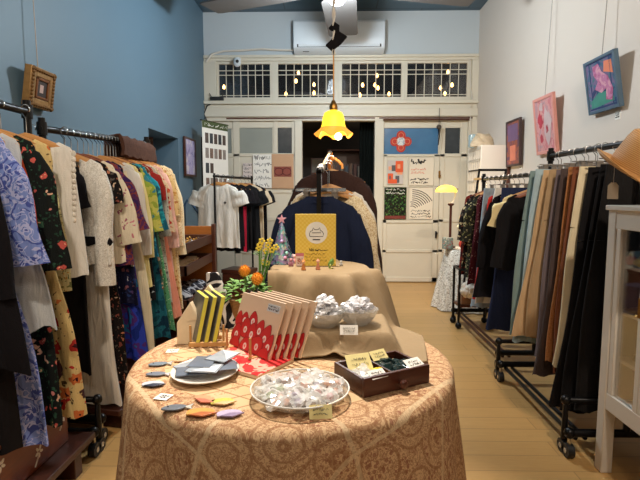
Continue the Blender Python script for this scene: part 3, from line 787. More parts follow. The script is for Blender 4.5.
GN = [0]
def garment(short, name, cat, bar, mat, L, sh=.2, hem=.22, waist=None, sleeve=None, sleeve_mat=None, yaw=0, t=.016, amp=.017, waves=5, dip=.06, kind='wood', group=None,
            dx=0, neck=.14, point=0, label=None, parts=None, hang=True, drop=.075, hemjag=.008, thick_hem=None, low=.045):
    """top, dress or coat on a hanger; bar = point on the bar it hangs from; L = length below the shoulder"""
    GN[0] += 1; seed = GN[0]
    loc = Vector(bar) + Vector((dx, 0, 0))
    zs = -.062 - low - drop + .002
    th = thick_hem or t * 1.25
    zn = -.054 - low - drop * (neck / sh) ** 1.2 + .008
    def zh(w): return -.054 - low - drop * (w / sh) ** 1.2 + .006
    w1, w2 = neck + (sh - neck) * .4, neck + (sh - neck) * .8
    prof = [(zn, neck, t * .75), (zh(w1), w1, t * .85), (zh(w2), w2, t * .95), (zs - .004, sh, t), (zs - .05, sh + .008, t * 1.1)]
    n = 12
    for k in range(1, n + 1):
        f = k / n
        w = sh + (hem - sh) * f
        if waist: w = w + (waist - (sh + hem) / 2) * math.exp(-((f - .36) / .2) ** 2)
        prof.append((zs - .05 - (L - .05) * f, w, t * 1.1 + (th - t * 1.1) * f))
    mb = MB().loft(body_rings(prof, 44, seed, dip, .01, amp, waves, hemjag, point), False, False)
    g = tag(mb.build(name, mat, None, loc, (0, 0, yaw), ang=1.2), label or short, cat, group)
    if sleeve:
        SL, ang, r0, r1 = sleeve[:4]; fl = sleeve[4] if len(sleeve) > 4 else 0
        for sx in (-1, 1):
            sleeve_mb(sx, sh, zs + .012, SL, ang, r0, r1, t * 1.15, seed + sx, fl).build('sleeve', sleeve_mat or mat, g, ang=1.2)
    if hang: hanger(short, loc, yaw, kind, sh, drop, low=low)
    return g, prof

def front_strip(g, prof, mat, x0, x1, name='trim', i0=2, dy=.004, amp=0.0):
    """band lying on the front of a garment following its profile"""
    rings = []
    for z, w, t in prof[i0:]:
        u = lambda x: -t * 1.15 * max(.15, 1 - abs(x / w) ** 2.2) ** .5 - dy - .006
        rings.append([(x0, u(x0), z), (x1, u(x1), z), (x1, u(x1) + .003, z), (x0, u(x0) + .003, z)])
    return MB().loft(rings).build(name, mat, g)

def trousers(short, bar, mat, wt, wh, L, yaw=0, t=.014, label=None, cat='trousers', name='trousers', group=None, dx=0, split=.3, skirt=False, amp=.02, low=0):
    GN[0] += 1; seed = GN[0]
    loc = Vector(bar) + Vector((dx, 0, 0)); z0 = -.09 - low
    prof = []
    zc = z0 - L * split
    n = 12
    def wid(f): return wt + (wh - wt) * (f ** .9)
    top = [(z0 - L * f, wid(f), t * (1 + f * .5)) for f in ([split * k / 4 for k in range(5)] if not skirt else [k / 12 for k in range(13)])]
    band = MB().loft(body_rings([(z0, wt + .002, t + .002), (z0 - .018, wt + .003, t + .003), (z0 - .036, wt + .003, t + .003)], 30, seed, 0, 0, 0), False, False)
    g = MB()
    if skirt:
        g.loft(body_rings(top, 40, seed, 0, 0, amp, 6), False, False)
    else:
        g.loft(body_rings(top, 40, seed, 0, 0, 0), False, False)
        for sx in (-1, 1):
            rings = []
            for k in range(11):
                f = split + (1 - split) * k / 10; w = wid(f); hw = w * .5
                bend = .016 * (f - split) * math.sin(5 * f + seed * 1.7) * 2
                rings.append([(bend + sx * hw + (hw - .001) * spow(math.cos(a), .8), t * (1 + f * .7) * spow(math.sin(a), .7) + amp * (f - split) * math.sin(4 * math.cos(a) + seed + sx), z0 - L * f + .01 * (f - split) * math.sin(5 * a + seed)) for a in [2 * PI * j / 22 for j in range(22)]])
            g.loft(rings, True, False)
    o = tag(g.build(name, mat, None, loc, (0, 0, yaw), ang=1.2), label or short, cat, group)
    band.build('waistband', mat, o)
    hanger(short, loc, yaw, 'clip', wt, low=low)
    return o

# fabrics
F = {}
F['black'] = fabric('black crepe', S(22, 20, 24), .2)
F['black2'] = fabric('soft black wool', S(26, 24, 26), .2)
F['blue_scroll'] = scroll('periwinkle scroll print', S(120, 140, 205), S(70, 84, 160), 15, .05, 1.2, S(176, 182, 226))
F['dark_floral'] = floral('black floral print', S(24, 28, 26), [S(206, 130, 120), S(196, 90, 80), S(226, 180, 150), S(60, 96, 70)], 16, .33, S(50, 86, 66), 34, .28, S(232, 200, 150))
F['yellow_floral'] = floral('pale yellow floral print', S(206, 198, 150), [S(120, 126, 80), S(196, 150, 80), S(150, 140, 90)], 26, .35, S(96, 110, 70), 48, .28)
F['cream_embroidered'] = floral('cream embroidered cotton', S(216, 190, 130), [S(170, 44, 44), S(70, 44, 46), S(180, 52, 46), S(200, 110, 60), S(216, 190, 130)], 11, .42, S(110, 90, 60), 24, .22, S(60, 26, 34))
F['orange'] = fabric('orange scarf cloth', S(222, 92, 50))
F['grey_white'] = fabric('pale grey cotton', S(190, 194, 196))
F['white'] = fabric('white cotton', S(224, 220, 212))
F['lace_white'] = scroll('white lace', S(216, 210, 198), S(200, 193, 182), 30, .06, 2.0, S(236, 232, 224), .9, .6)
F['cream_lace'] = scroll('cream lace', S(226, 206, 166), S(196, 166, 120), 30, .06, 2.0, S(240, 228, 200), .9, .6)
F['blossom_black'] = floral('black small blossom print', S(26, 22, 22), [S(214, 186, 160), S(176, 110, 84), S(130, 70, 60), S(90, 84, 76)], 24, .3, S(120, 84, 66), 42, .2)
F['cream'] = fabric('cream cotton', S(226, 214, 184))
F['pink_white'] = floral('cream with pink print', S(232, 220, 196), [S(206, 130, 140), S(232, 220, 196), S(160, 90, 110)], 22, .25)
F['plum'] = blotch('plum rust print', [S(56, 36, 86), S(84, 44, 84), S(130, 62, 60), S(70, 40, 96), S(110, 66, 74)], 18)
F['navy_floral'] = floral('navy floral print', S(24, 26, 56), [S(90, 70, 120), S(130, 84, 96), S(200, 200, 206), S(40, 60, 110)], 20, .28, S(56, 60, 100), 34, .22)
F['blue_violet'] = blotch('blue violet print', [S(30, 50, 140), S(50, 70, 190), S(84, 50, 130), S(36, 110, 170)], 9)
F['yellow'] = fabric('soft yellow cotton', S(226, 212, 150))
F['lime'] = blotch('lime and teal print', [S(60, 130, 150), S(150, 170, 70), S(196, 196, 100), S(60, 150, 170)], 10)
F['turquoise'] = blotch('turquoise print', [S(30, 120, 146), S(44, 152, 176), S(30, 96, 126), S(80, 176, 190)], 12)
F['dots'] = floral('grey speckled print', S(190, 186, 176), [S(60, 62, 62), S(90, 90, 90), S(190, 186, 176)], 46, .32)
F['green_dots'] = floral('green speckled print', S(92, 160, 116), [S(200, 220, 190), S(40, 90, 64)], 44, .3)
F['red_floral'] = floral('cream and red floral print', S(214, 190, 160), [S(186, 50, 44), S(150, 40, 44), S(200, 100, 60)], 22, .36, S(150, 110, 60), 38, .2)
F['maroon'] = fabric('brick red cotton', S(156, 46, 42))
F['salmon'] = fabric('salmon pink cotton', S(226, 150, 130))
F['brown_stripe'] = scroll('brown beige stripes', S(110, 66, 50), S(196, 164, 140), 8, .1, .5, S(70, 100, 90))
F['teal_dark'] = blotch('deep teal print', [S(20, 70, 90), S(30, 96, 116), S(16, 50, 72)], 12)
F['gold_cream'] = floral('cream gold print', S(222, 196, 140), [S(196, 150, 80), S(176, 120, 70), S(236, 220, 180)], 30, .36)
F['rose'] = fabric('crimson cloth', S(190, 40, 66))

RB1 = lambda y: (-1.35, y, 1.61)
rack('clothes_rack', 'black pipe clothes rack along the blue wall, nearest the camera on the left', (-1.35, 1.0, 1.61), (-1.35, 2.16, 1.61), -1.6, -1.12, hoop=.05, rails=False)
A2, B2 = Vector((-1.37, 2.3, 1.555)), Vector((-1.22, 3.22, 1.57))
def RB2(y): return tuple(A2 + (B2 - A2) * ((y - A2.y) / (B2.y - A2.y)))
rack('clothes_rack', 'black clothes rack along the blue wall, second back on the left', A2, B2, -1.6, -1.15, rails=False)

G1 = 'garments on the near left rack'; G2 = 'garments on the second left rack'
# near left rack, from the camera backwards
garment('black long sleeved coat at the near end of the left rack', 'coat', 'coat', RB1(1.56), F['black'], .70, .21, .33, sleeve=(.55, .1, .07, .06), point=.16, group=G1)
g, pr = garment('long crimson lined dark robe behind the black coat on the left rack', 'robe', 'robe', RB1(1.62), F['black2'], 1.1, .2, .24, group=G1)
front_strip(g, pr, F['rose'], .06, .17, 'lining', 5)
garment('long periwinkle blue scroll patterned dress reaching lowest on the left rack', 'dress', 'dress', RB1(1.7), F['blue_scroll'], 1.12, .2, .3, .19, sleeve=(.46, .12, .085, .1, .05), group=G1, amp=.02)
garment('pale grey flared tunic with a scalloped hem on the left rack', 'tunic', 'tunic', RB1(1.78), F['grey_white'], .70, .2, .30, .2, group=G1, amp=.018, hemjag=.02)
g, pr = garment('long black dress with pink flowers and full sleeves on the left rack', 'dress', 'dress', RB1(1.86), F['dark_floral'], 1.12, .21, .27, .2, sleeve=(.5, .1, .08, .09, .03), group=G1)
g, pr = garment('long cream dress with embroidered red flowers on the left rack', 'dress', 'dress', RB1(1.98), F['cream_embroidered'], 1.14, .2, .30, .2, group=G1, amp=.016)
front_strip(g, pr, F['black'], .02, .13, 'dark_panel', 6)
garment('pale yellow leafy floral blouse with long sleeves on the left rack', 'blouse', 'blouse', RB1(2.04), F['yellow_floral'], .6, .18, .21, dx=-.05, sleeve=(.62, .06, .06, .08), group=G1)
g, pr = garment('white sleeveless blouse with scalloped lace armholes on the left rack', 'blouse', 'blouse', RB1(2.1), F['white'], .55, .2, .24, dx=.03, group=G1)
for sx in (-1, 1):
    tr = MB()
    for k in range(13): tr.ball((sx * (.205 - .001 * k), -.006, -.19 - .024 * k), .014, 8, 6, (.8, .5, 1))
    tr.build('scalloped_lace', F['lace_white'], g)
# orange scarf tied over the floral dress
y = 1.835; rings = []
for k in range(16):
    f = k / 15; x = .155 + .05 * f; z = 1.42 - .5 * f
    w = .012 + .03 * math.sin(PI * min(1, f * 1.05)) 
    rings.append([(-1.35 + x + w * math.cos(a), y - .008 + .012 * math.sin(a), z) for a in [2 * PI * j / 10 for j in range(10)]])
tag(MB().loft(rings).build('scarf', F['orange']), 'orange scarf hanging over the dark floral dress on the left rack', 'scarf', G1)

# second left rack
yw = -.12
def G(y, short, name, cat, mat, L, **k):
    if 'sleeve' in k: s_ = k['sleeve']; k['sleeve'] = (s_[0], s_[1] * .7, s_[2] * .9, s_[3] * .9) + tuple(s_[4:])
    y = 2.3 + (y - 2.3) * .84; k['hem'] = min(k.get('hem', .22), .27)
    return garment(short, name, cat, RB2(y), mat, L, yaw=yw + rnd.uniform(-.05, .05), group=G2, **k)
G(2.30, 'black ruffled blouse at the near end of the second left rack', 'blouse', 'blouse', F['black'], .42, sh=.19, hem=.22, dx=-.05, sleeve=(.22, .25, .07, .085), kind='red')
G(2.345, 'long plain black dress behind the black ruffled blouse', 'dress', 'dress', F['black2'], 1.02, sh=.19, hem=.22, dx=-.03)
g, pr = G(2.42, 'white lace jacket with long sleeves on the second left rack', 'jacket', 'jacket', F['lace_white'], .48, sh=.2, hem=.24, dx=.035, sleeve=(.6, .03, .085, .06), t=.024)
MB().loft(body_rings([(-.52, .236, .044), (-.55, .24, .045), (-.565, .238, .044)], 36, 3, 0, 0, 0), False, False).build('black_belt', F['black'], g)
trousers('long white wide leg trousers under the lace jacket', RB2(2.443), fabric('white suiting', S(216, 210, 200)), .17, .26, 1.22, yaw=yw, group=G2, low=.1)
G(2.53, 'long black dress with small pink and beige blossoms', 'dress', 'dress', F['blossom_black'], 1.14, sh=.2, hem=.31, waist=.2, sleeve=(.2, .2, .07, .08))
G(2.59, 'cream blouse with pink printed wide sleeves', 'blouse', 'blouse', F['pink_white'], .5, sh=.2, hem=.24, sleeve=(.42, .28, .07, .085), kind='red')
G(2.645, 'plum and rust patterned blouse with bell sleeves', 'blouse', 'blouse', F['plum'], .52, sh=.21, hem=.26, sleeve=(.36, .3, .075, .1, .05), kind='red')
G(2.69, 'navy floral tunic with pale flowers near its hem', 'tunic', 'tunic', F['navy_floral'], .74, sh=.2, hem=.34, amp=.016)
trousers('long blue and violet patterned skirt', RB2(2.665), F['blue_violet'], .15, .29, 1.06, yaw=yw, cat='skirt', name='skirt', skirt=True, group=G2, low=.1)
trousers('long cream wide leg trousers on the second left rack', RB2(2.703), F['cream'], .17, .33, 1.04, yaw=yw, group=G2, low=.1)
G(2.815, 'white cotton shirt with a blue violet collar', 'shirt', 'shirt', F['white'], .66, sh=.2, hem=.25, sleeve=(.5, .14, .07, .06))
G(2.85, 'soft yellow long sleeve shirt on the second left rack', 'shirt', 'shirt', F['yellow'], .68, sh=.2, hem=.26, sleeve=(.52, .13, .07, .06))
G(2.885, 'black dress with scattered white dots on the second left rack', 'dress', 'dress', floral('black with white dots', S(24, 24, 30), [S(226, 226, 226), S(24, 24, 30), S(180, 190, 200)], 22, .26), .76, sh=.2, hem=.32, amp=.016, kind='red')
G(2.92, 'lime and teal patterned blouse on the second left rack', 'blouse', 'blouse', F['lime'], .5, sh=.2, hem=.24, sleeve=(.38, .2, .075, .09))
G(2.955, 'bright turquoise blouse with short full sleeves', 'blouse', 'blouse', F['turquoise'], .52, sh=.2, hem=.25, sleeve=(.38, .24, .08, .09))
trousers('deep teal patterned skirt on the second left rack', RB2(2.875), F['teal_dark'], .15, .31, 1.0, yaw=yw, cat='skirt', name='skirt', skirt=True, group=G2, low=.1)
G(3.015, 'brown and beige striped blouse with trailing hem', 'blouse', 'blouse', F['brown_stripe'], .72, sh=.2, hem=.3, kind='red')
G(3.045, 'brick red blouse with short sleeves', 'blouse', 'blouse', F['maroon'], .5, sh=.2, hem=.22, sleeve=(.2, .2, .07, .08))
trousers('long green speckled skirt on the second left rack', RB2(2.951), F['green_dots'], .15, .30, .98, yaw=yw, cat='skirt', name='skirt', skirt=True, group=G2, low=.1)
G(3.105, 'long grey speckled dress on the second left rack', 'dress', 'dress', F['dots'], .82, sh=.2, hem=.29, sleeve=(.42, .14, .07, .065))
G(3.14, 'cream blouse with red flowers on the second left rack', 'blouse', 'blouse', F['red_floral'], .6, sh=.2, hem=.24, sleeve=(.4, .16, .07, .075), kind='red')
trousers('salmon pink skirt on the second left rack', RB2(3.035), F['salmon'], .15, .30, .92, yaw=yw, cat='skirt', name='skirt', skirt=True, group=G2, low=.1)
G(3.21, 'pale pink blouse with long sleeves on the second left rack', 'blouse', 'blouse', fabric('pale pink cotton', S(226, 184, 176)), .64, sh=.2, hem=.24, sleeve=(.5, .13, .07, .07))
G(3.25, 'cream dress with gold print on the second left rack', 'dress', 'dress', F['gold_cream'], .84, sh=.2, hem=.27, sleeve=(.3, .16, .07, .075))
G(3.30, 'cream lace dress second from the far end of the left racks', 'dress', 'dress', F['cream_lace'], .9, sh=.2, hem=.27, sleeve=(.5, .1, .07, .07))
G(3.35, 'ivory cardigan at the far end of the second left rack', 'cardigan', 'cardigan', fabric('ivory knit', S(236, 222, 190)), .66, sh=.2, hem=.23, sleeve=(.56, .1, .07, .065), t=.02)
# brown fur collar piece hung at the far end of the bar
rings = []
for k in range(15):
    f = k / 14; yy = 2.86 + .36 * f; b_ = Vector(RB2(yy)); ring = []
    for j in range(30):
        a = 2 * PI * j / 30; inner = j >= 15
        t_ = (j / 14 if not inner else (29 - j) / 14) * 2 - 1      # along the inverted U
        wd_ = .062 - (.02 if inner else 0) + .004 * math.sin(11 * t_ + 3 * k)
        x = wd_ * max(-1, min(1, t_ * 2.2)); z = .03 - (.01 if inner else 0) - max(0, abs(t_) - .3) * .17 + .006 * math.sin(7 * t_ + 2 * k) - .03 * f
        ring.append((b_.x + x, yy, b_.z + z))
    rings.append(ring)
fur = plain('brown fur', S(74, 44, 30), .95, 0, .5, 60, .9, 120)
tag(MB().loft(rings).build('fur_stole', fur), 'brown fur stole draped over the far end of the second left rack bar', 'stole')

# low shelf and inlaid chest under the near left rack
c = thing('chest', 'low red brown wooden chest with white inlaid flowers under the left rack', 'chest', (-1.33, 1.62, .145))
MB().b2(-.2, .16, -.62, .42, 0, .2).build('body', M['red_wood_y'], c, bevel=.008)
MB().b2(-.21, .17, -.63, .43, .2, .22).build('lid', M['red_wood_y'], c, bevel=.006)
inl = plain('mother of pearl inlay', S(214, 206, 190), .3)
for k, (yy, zz) in enumerate(((.38, .13), (.2, .07), (-.02, .14), (-.25, .08))):
    m = MB()
    for q in range(5):
        a = q * 2 * PI / 5 + k
        m.prism([(.011 * math.cos(s), .006 * math.sin(s)) for s in [i * PI / 4 for i in range(8)]], (.16, yy + .015 * math.cos(a), zz + .015 * math.sin(a)), (0, math.cos(a), math.sin(a)), (0, -math.sin(a), math.cos(a)), (.002, 0, 0))
    m.tube([(.161, yy, zz - .01), (.161, yy - .03, zz - .05)], .003, 5)
    m.build('inlaid_flower', inl, c)
sp = thing('shelf_board', 'long dark wooden plank resting on the floor beneath the left rack', 'board', (-1.33, 1.6, 0))
MB().b2(-.24, .24, -.7, .52, .115, .145).build('board', M['dark_wood_y'], sp, bevel=.004)
for yy in (-.55, .4): MB().b2(-.22, .22, yy - .03, yy + .03, 0, .115).build('runner', M['dark_wood_y'], sp, bevel=.003)
b2 = thing('shelf_board', 'dark wooden plank on the floor beneath the second left rack', 'board', (-1.25, 2.9, 0))
MB().b2(-.26, .26, -.5, .5, .1, .13).build('board', M['dark_wood_y'], b2, rot=(0, 0, -.18), bevel=.004)
for yy in (-.4, .4): MB().b2(-.22, .22, yy - .03, yy + .03, 0, .1).build('runner', M['dark_wood_y'], b2, rot=(0, 0, -.18))

# right racks
rack('clothes_rack', 'black pipe trouser rack on castors beside the white cabinet on the right', (1.4, 2.2, 1.483), (1.4, 3.12, 1.483), 1.68, 1.135, hoop=.05)
rack('clothes_rack', 'black clothes rack further back along the right wall', (1.45, 3.35, 1.38), (1.45, 4.6, 1.38), 1.7, 1.2, hoop=None, rail_mat=M['dark_wood_y'])
G3 = 'trousers on the right rack'; G4 = 'garments on the far right rack'
def T(y, short, col, wt, wh, L, **k):
    m = col if not isinstance(col, tuple) else fabric(short + ' cloth', col)
    return trousers(short, (1.4, y, 1.483), m, wt, wh, L, yaw=rnd.uniform(-.12, .12), group=G3, dx=rnd.uniform(-.018, .018), low=rnd.uniform(0, .02), **k)
T(3.02, 'teal grey wide leg trousers at the far end of the right rack', S(124, 142, 138), .17, .29, 1.03)
T(2.94, 'pale blue denim trousers on the right rack', S(164, 186, 196), .15, .25, 1.06)
T(2.87, 'sand beige wide leg trousers next to the pale blue ones', S(196, 164, 126), .15, .275, 1.0)
T(2.80, 'tan trousers behind the mauve grey ones on the right rack', S(170, 142, 108), .145, .25, .98)
T(2.73, 'mauve grey trousers on the right rack', S(112, 100, 104), .145, .24, 1.07)
T(2.67, 'dark brown grey trousers on the right rack', S(78, 66, 64), .14, .235, 1.16)
T(2.61, 'caramel brown corduroy trousers on the right rack', scroll('caramel corduroy', S(166, 112, 70), S(152, 100, 60), 60, .05, .3), .145, .22, 1.05)
T(2.55, 'chestnut brown trousers beside the cream ones', S(118, 70, 48), .13, .21, 1.1)
T(2.49, 'cream straight trousers on the right rack', S(222, 206, 172), .125, .225, 1.04)
T(2.42, 'black wide trousers next to the cream ones on the right rack', S(24, 22, 24), .125, .235, 1.24)
T(2.35, 'second black trousers from the white cabinet on the right rack', S(20, 19, 21), .12, .25, 1.22)
T(2.285, 'black trousers nearest the white cabinet on the right rack', S(26, 24, 24), .12, .24, 1.18)
def R(y, short, mat, wt, wh, L, **k): return trousers(short, (1.45, y, 1.38), mat, wt, wh, L, yaw=rnd.uniform(-.05, .05), group=G4, **k)
def RG(y, short, name, cat, mat, L, **k): return garment(short, name, cat, (1.45, y, 1.38), mat, L, yaw=rnd.uniform(-.05, .05), group=G4, **k)
RG(4.52, 'dark red patterned dress at the far end of the far right rack', 'dress', 'dress', blotch('dark red print', [S(70, 26, 26), S(120, 44, 36), S(50, 30, 30)], 16), .72, sh=.19, hem=.24, kind='red')
RG(4.4, 'black and cream floral blouse on the far right rack', 'blouse', 'blouse', floral('black cream print', S(34, 30, 28), [S(200, 180, 140), S(90, 80, 70), S(150, 90, 60)], 20, .36), .62, sh=.19, hem=.25, sleeve=(.4, .15, .07, .07))
RG(4.28, 'olive and black leaf print blouse on the far right rack', 'blouse', 'blouse', floral('olive leaf print', S(40, 40, 34), [S(110, 110, 70), S(170, 160, 120)], 24, .36), .7, sh=.19, hem=.25, sleeve=(.4, .15, .07, .07), kind='red')
RG(4.15, 'maroon dress with small dots on the far right rack', 'dress', 'dress', floral('maroon dots', S(76, 28, 36), [S(200, 160, 150), S(76, 28, 36)], 40, .25), .74, sh=.19, hem=.26)
R(4.05, 'pale blue jeans on the far right rack', fabric('pale jeans', S(150, 166, 178)), .17, .24, 1.0)
RG(3.93, 'scarlet red top on the far right rack', 'top', 'top', fabric('scarlet cloth', S(190, 50, 44)), .82, sh=.17, hem=.27)
R(3.84, 'off white long skirt on the far right rack', F['white'], .15, .29, .92, cat='skirt', name='skirt', skirt=True)
RG(3.74, 'long black coat with flared hem on the far right rack', 'coat', 'coat', F['black'], .76, sh=.2, hem=.33, sleeve=(.55, .12, .075, .08))
R(3.64, 'navy jeans on the far right rack', fabric('navy denim', S(40, 48, 78)), .17, .24, 1.08)
RG(3.53, 'cream blouse folded open between black coats on the far right rack', 'blouse', 'blouse', fabric('butter cream cloth', S(232, 212, 160)), .4, sh=.2, hem=.22, sleeve=(.22, .2, .07, .08))
RG(3.44, 'short black jacket at the near end of the far right rack', 'jacket', 'jacket', F['black2'], .5, sh=.2, hem=.24, sleeve=(.5, .1, .075, .07), kind='red')

# ================================================================= T-SHIRT RACK, COAT RACK
tA, tB = Vector((-1.17, 4.92, 1.42)), Vector((-.93, 5.68, 1.42))
td = (tB - tA).normalized(); tyaw = math.atan2(td.y, td.x) - PI / 2
o = Vector(((tA.x + tB.x) / 2, (tA.y + tB.y) / 2, 0))
t = thing('clothes_rack', 'slim black clothes rack of T-shirts standing before the left back doors', 'clothes rack', o)
MB().tube([tA - o - td * .03, tB - o + td * .03], .013, 8).build('hanging_bar', M['black_metal'], t)
for e in (tA - td * .02, tB + td * .02):
    pp_ = Vector((e.x - o.x, e.y - o.y, 0)); sd = Vector((td.y, -td.x, 0))
    MB().tube([pp_ + Vector((0, 0, .04)), pp_ + Vector((0, 0, 1.45))], .011, 8).build('upright', M['black_metal'], t)
    MB().tube([pp_ - sd * .24 + Vector((0, 0, .04)), pp_ + sd * .24 + Vector((0, 0, .04))], .012, 8).ball(pp_ - sd * .22 + Vector((0, 0, .02)), .02).ball(pp_ + sd * .22 + Vector((0, 0, .02)), .02).build('foot', M['black_metal'], t)
G5 = 'T-shirts on the rack before the back doors'
tee = (.19, .33, .085, .1)
def TS(k, short, mat, L=.6, **kw):
    kw.setdefault('sleeve', tee)
    return garment(short, kw.pop('name', 't_shirt'), kw.pop('cat', 'T-shirt'), tuple(tA + td * k), mat, L, sh=.215, hem=.235, yaw=tyaw * (.55 if k < .1 else 1), group=G5, t=.022, neck=.1, dip=.03, low=.0, kind=kw.pop('kind', 'wood'), **kw)
g, pr = TS(.05, 'white T-shirt at the front of the T-shirt rack', F['white'], .6, amp=.02)
MB().box((.085, -.032, -.27), (.022, .004, .022), (0, .8, 0)).build('chest_print', M['ink'], g)
TS(.16, 'black T-shirt directly behind the front white one', F['black'])
g, pr = TS(.26, 'black T-shirt with a crimson side band, third on the T-shirt rack', F['black'], .66, kind='red')
front_strip(g, pr, F['rose'], .19, .222, 'side_band', 5)
g, pr = TS(.36, 'black T-shirt with a short pale chest line', F['black2'], .63)
MB().box((.08, -.034, -.24), (.07, .003, .008), (0, -.5, 0)).build('chest_print', M['paper'], g)
TS(.56, 'large black T-shirt toward the back of the T-shirt rack', fabric('charcoal jersey', S(26, 26, 28)), .68)
TS(.66, 'beige T-shirt near the back end of the T-shirt rack', fabric('beige jersey', S(206, 186, 156)), .7, kind='red')
TS(.75, 'black shirt at the back end of the T-shirt rack', F['black'], .6)
# dark storage under the t-shirts
for (x, y, w, d, h, lab, m) in ((-1.0, 5.25, .3, .24, .42, 'dark brown storage box under the T-shirt rack', M['dark_wood']), (-.72, 5.0, .22, .2, .3, 'dark plum fabric box beside the dark brown storage box', plain('plum fabric box', S(72, 50, 58), .8))):
    b = thing('storage_box', lab, 'box', (x, y, 0), tyaw)
    MB().b2(-w / 2, w / 2, -d / 2, d / 2, 0, h - .04).build('body', m, b, bevel=.006)
    MB().b2(-w / 2 - .008, w / 2 + .008, -d / 2 - .008, d / 2 + .008, h - .04, h).build('lid', m, b, bevel=.004)
hp = [at(*p, Y=5.3) for p in ((184, 250), (184.5, 206), (187, 200), (192, 204), (199, 214))]
hp = [Vector((-1.6, p.y, p.z)) + Vector((p.x + 1.6, 0, 0)) for p in hp]
hp[0].z = 0
hp.append(Vector((hp[-1].x + .01, 5.3, 0)))
tag(MB().tube(hp, .014, 8).build('handrail', plain('dark blue painted tube', S(44, 74, 102), .4)), 'dark blue bent tube rail standing by the alcove', 'rail')

# sloping coat rack in the middle
K0, K1 = Vector((-.055, 2.40, 1.352)), Vector((.0, 3.05, 1.50))
t = thing('coat_rack', 'black sloping coat rack with a pale tipped arm in the middle of the shop', 'coat rack', (K0.x, K0.y, 0))
MB().tube([(0, 0, 0), K1 - K0 + Vector((0, 0, K0.z))][:0] + [K0 - Vector((K0.x, K0.y, 0)), K1 - Vector((K0.x, K0.y, 0))], .013, 8).build('sloping_bar', M['black_metal'], t)
MB().b2(-.011, .011, -.03, -.02, 0, K0.z + .004).b2(-.011, .011, -.03, .02, K0.z - .006, K0.z + .012).build('upright', M['black_metal'], t)
d_ = K1 - Vector((K0.x, K0.y, 0))
MB().tube([(d_.x, d_.y, 0), (d_.x, d_.y, K1.z)], .016, 8).build('upright', M['orange_wood'], t)
tip = [at(327.5, 155, Y=3.1), at(333, 158, Y=3.1), at(338, 161, Y=3.1), at(342, 165, Y=3.1), at(342.5, 169, Y=3.1)]
MB().tube([p - Vector((K0.x, K0.y, 0)) for p in tip], [.009, .011, .011, .01, .008], 10).build('curved_arm', M['hanger_wood'], t)
for yy in (-.02, d_.y): MB().b2(d_.x * (yy > 0) - .25, d_.x * (yy > 0) + .25, yy - .015, yy + .015, 0, .03).build('foot', M['black_metal'], t, bevel=.004)
KB = lambda k: tuple(K0 + (K1 - K0) * k)
G6 = 'coats on the centre rack'
g, pr = garment('navy blue jacket facing the camera on the centre coat rack', 'jacket', 'jacket', KB(.06), fabric('navy wool', S(30, 38, 62), .12), .54, sh=.19, hem=.215, sleeve=(.5, .13, .062, .056), t=.035, neck=.075, low=.065, group=G6, dip=-.005, amp=.012)
# collar of the jacket back
rings = []
for k in range(4):
    f = k / 3
    rings.append([((.072 + .012 * f) * math.cos(a), (.03 + .008 * f) * math.sin(a), -.128 - .035 * f + .0 * math.sin(a)) for a in [2 * PI * j / 24 for j in range(24)]])
MB().loft(rings, False, False).build('collar', g.data.materials[0], g)
MB().tube([(0, -.04, -.19), (0, -.048, -.7)], .0016, 4).build('back_seam', g.data.materials[0], g)
garment('cream blouse behind the navy jacket on the centre rack', 'blouse', 'blouse', KB(.24), F['cream_lace'], .45, sh=.19, hem=.2, dx=.03, low=.05, sleeve=(.4, .14, .06, .055), t=.022, group=G6)
garment('white shirt behind the cream blouse on the centre rack', 'shirt', 'shirt', KB(.36), F['white'], .5, sh=.19, hem=.2, dx=.03, low=.05, sleeve=(.42, .12, .06, .055), t=.02, group=G6)
garment('dark brown coat at the back of the centre rack', 'coat', 'coat', KB(.62), fabric('dark brown wool', S(58, 40, 36), .15), .85, sh=.2, hem=.23, sleeve=(.55, .1, .065, .06), t=.05, neck=.07, low=.0, group=G6, dx=.03, dip=.0)
# pile of spare hangers hooked near the front of the bar
for k in range(5):
    hanger('', KB(.09 + .025 * k), .12 * (k - 2), 'clip', .12, label='bare metal clip hanger bunched near the front of the centre coat rack').__setitem__('group', 'bare clip hangers on the centre coat rack')

# ================================================================= LEFT SHOWCASE WITH TRAYS
sc_ = thing('display_case', 'wooden stepped display case of jewellery trays behind the left racks', 'display case', (-1.25, 3.66, 0))
MB().b2(-.3, .27, .40, .425, 0, .97).build('back_panel', M['orange_wood'], sc_, bevel=.003)
MB().b2(.245, .275, .38, .43, 0, .99).build('end_post', M['dark_wood'], sc_, bevel=.004)
MB().b2(-.3, -.27, -.36, .4, 0, .97).build('side_panel', M['dark_wood_y'], sc_, bevel=.003)
trays = []
for k, (z, x1, y0) in enumerate(((.90, .25, -.36), (.74, .25, -.36), (.50, .26, -.36))):
    f = MB().b2(x1 - .02, x1, y0, .39, z - .07, z).b2(-.27, -.25, y0, .39, z - .06, z).b2(-.27, x1, y0, y0 + .02, z - .07, z).b2(-.27, x1, .37, .39, z - .06, z)
    tr = f.build('tray', M['dark_wood_y'], sc_, bevel=.003)
    MB().b2(-.25, x1 - .02, y0 + .02, .37, z - .06, z - .045).build('tray_bottom', plain('tan velvet', S(186, 140, 92), .95), tr, smooth=False)
MB().b2(-.27, .25, -.36, .39, .02, .08).build('plinth', M['dark_wood_y'], sc_, bevel=.004)
ringm = {}
def ring_obj(m, name='ring'):
    b = MB()
    pth = [(.014 * math.cos(a), 0, .014 + .014 * math.sin(a)) for a in [2 * PI * k / 12 for k in range(13)]]
    b.tube(pth, .0028, 6).ball((0, 0, .031), .006, 7, 5)
    return b.build(name, m)
r0 = ring_obj(M['gold']); r1 = ring_obj(M['chrome'])
first = [True, True]
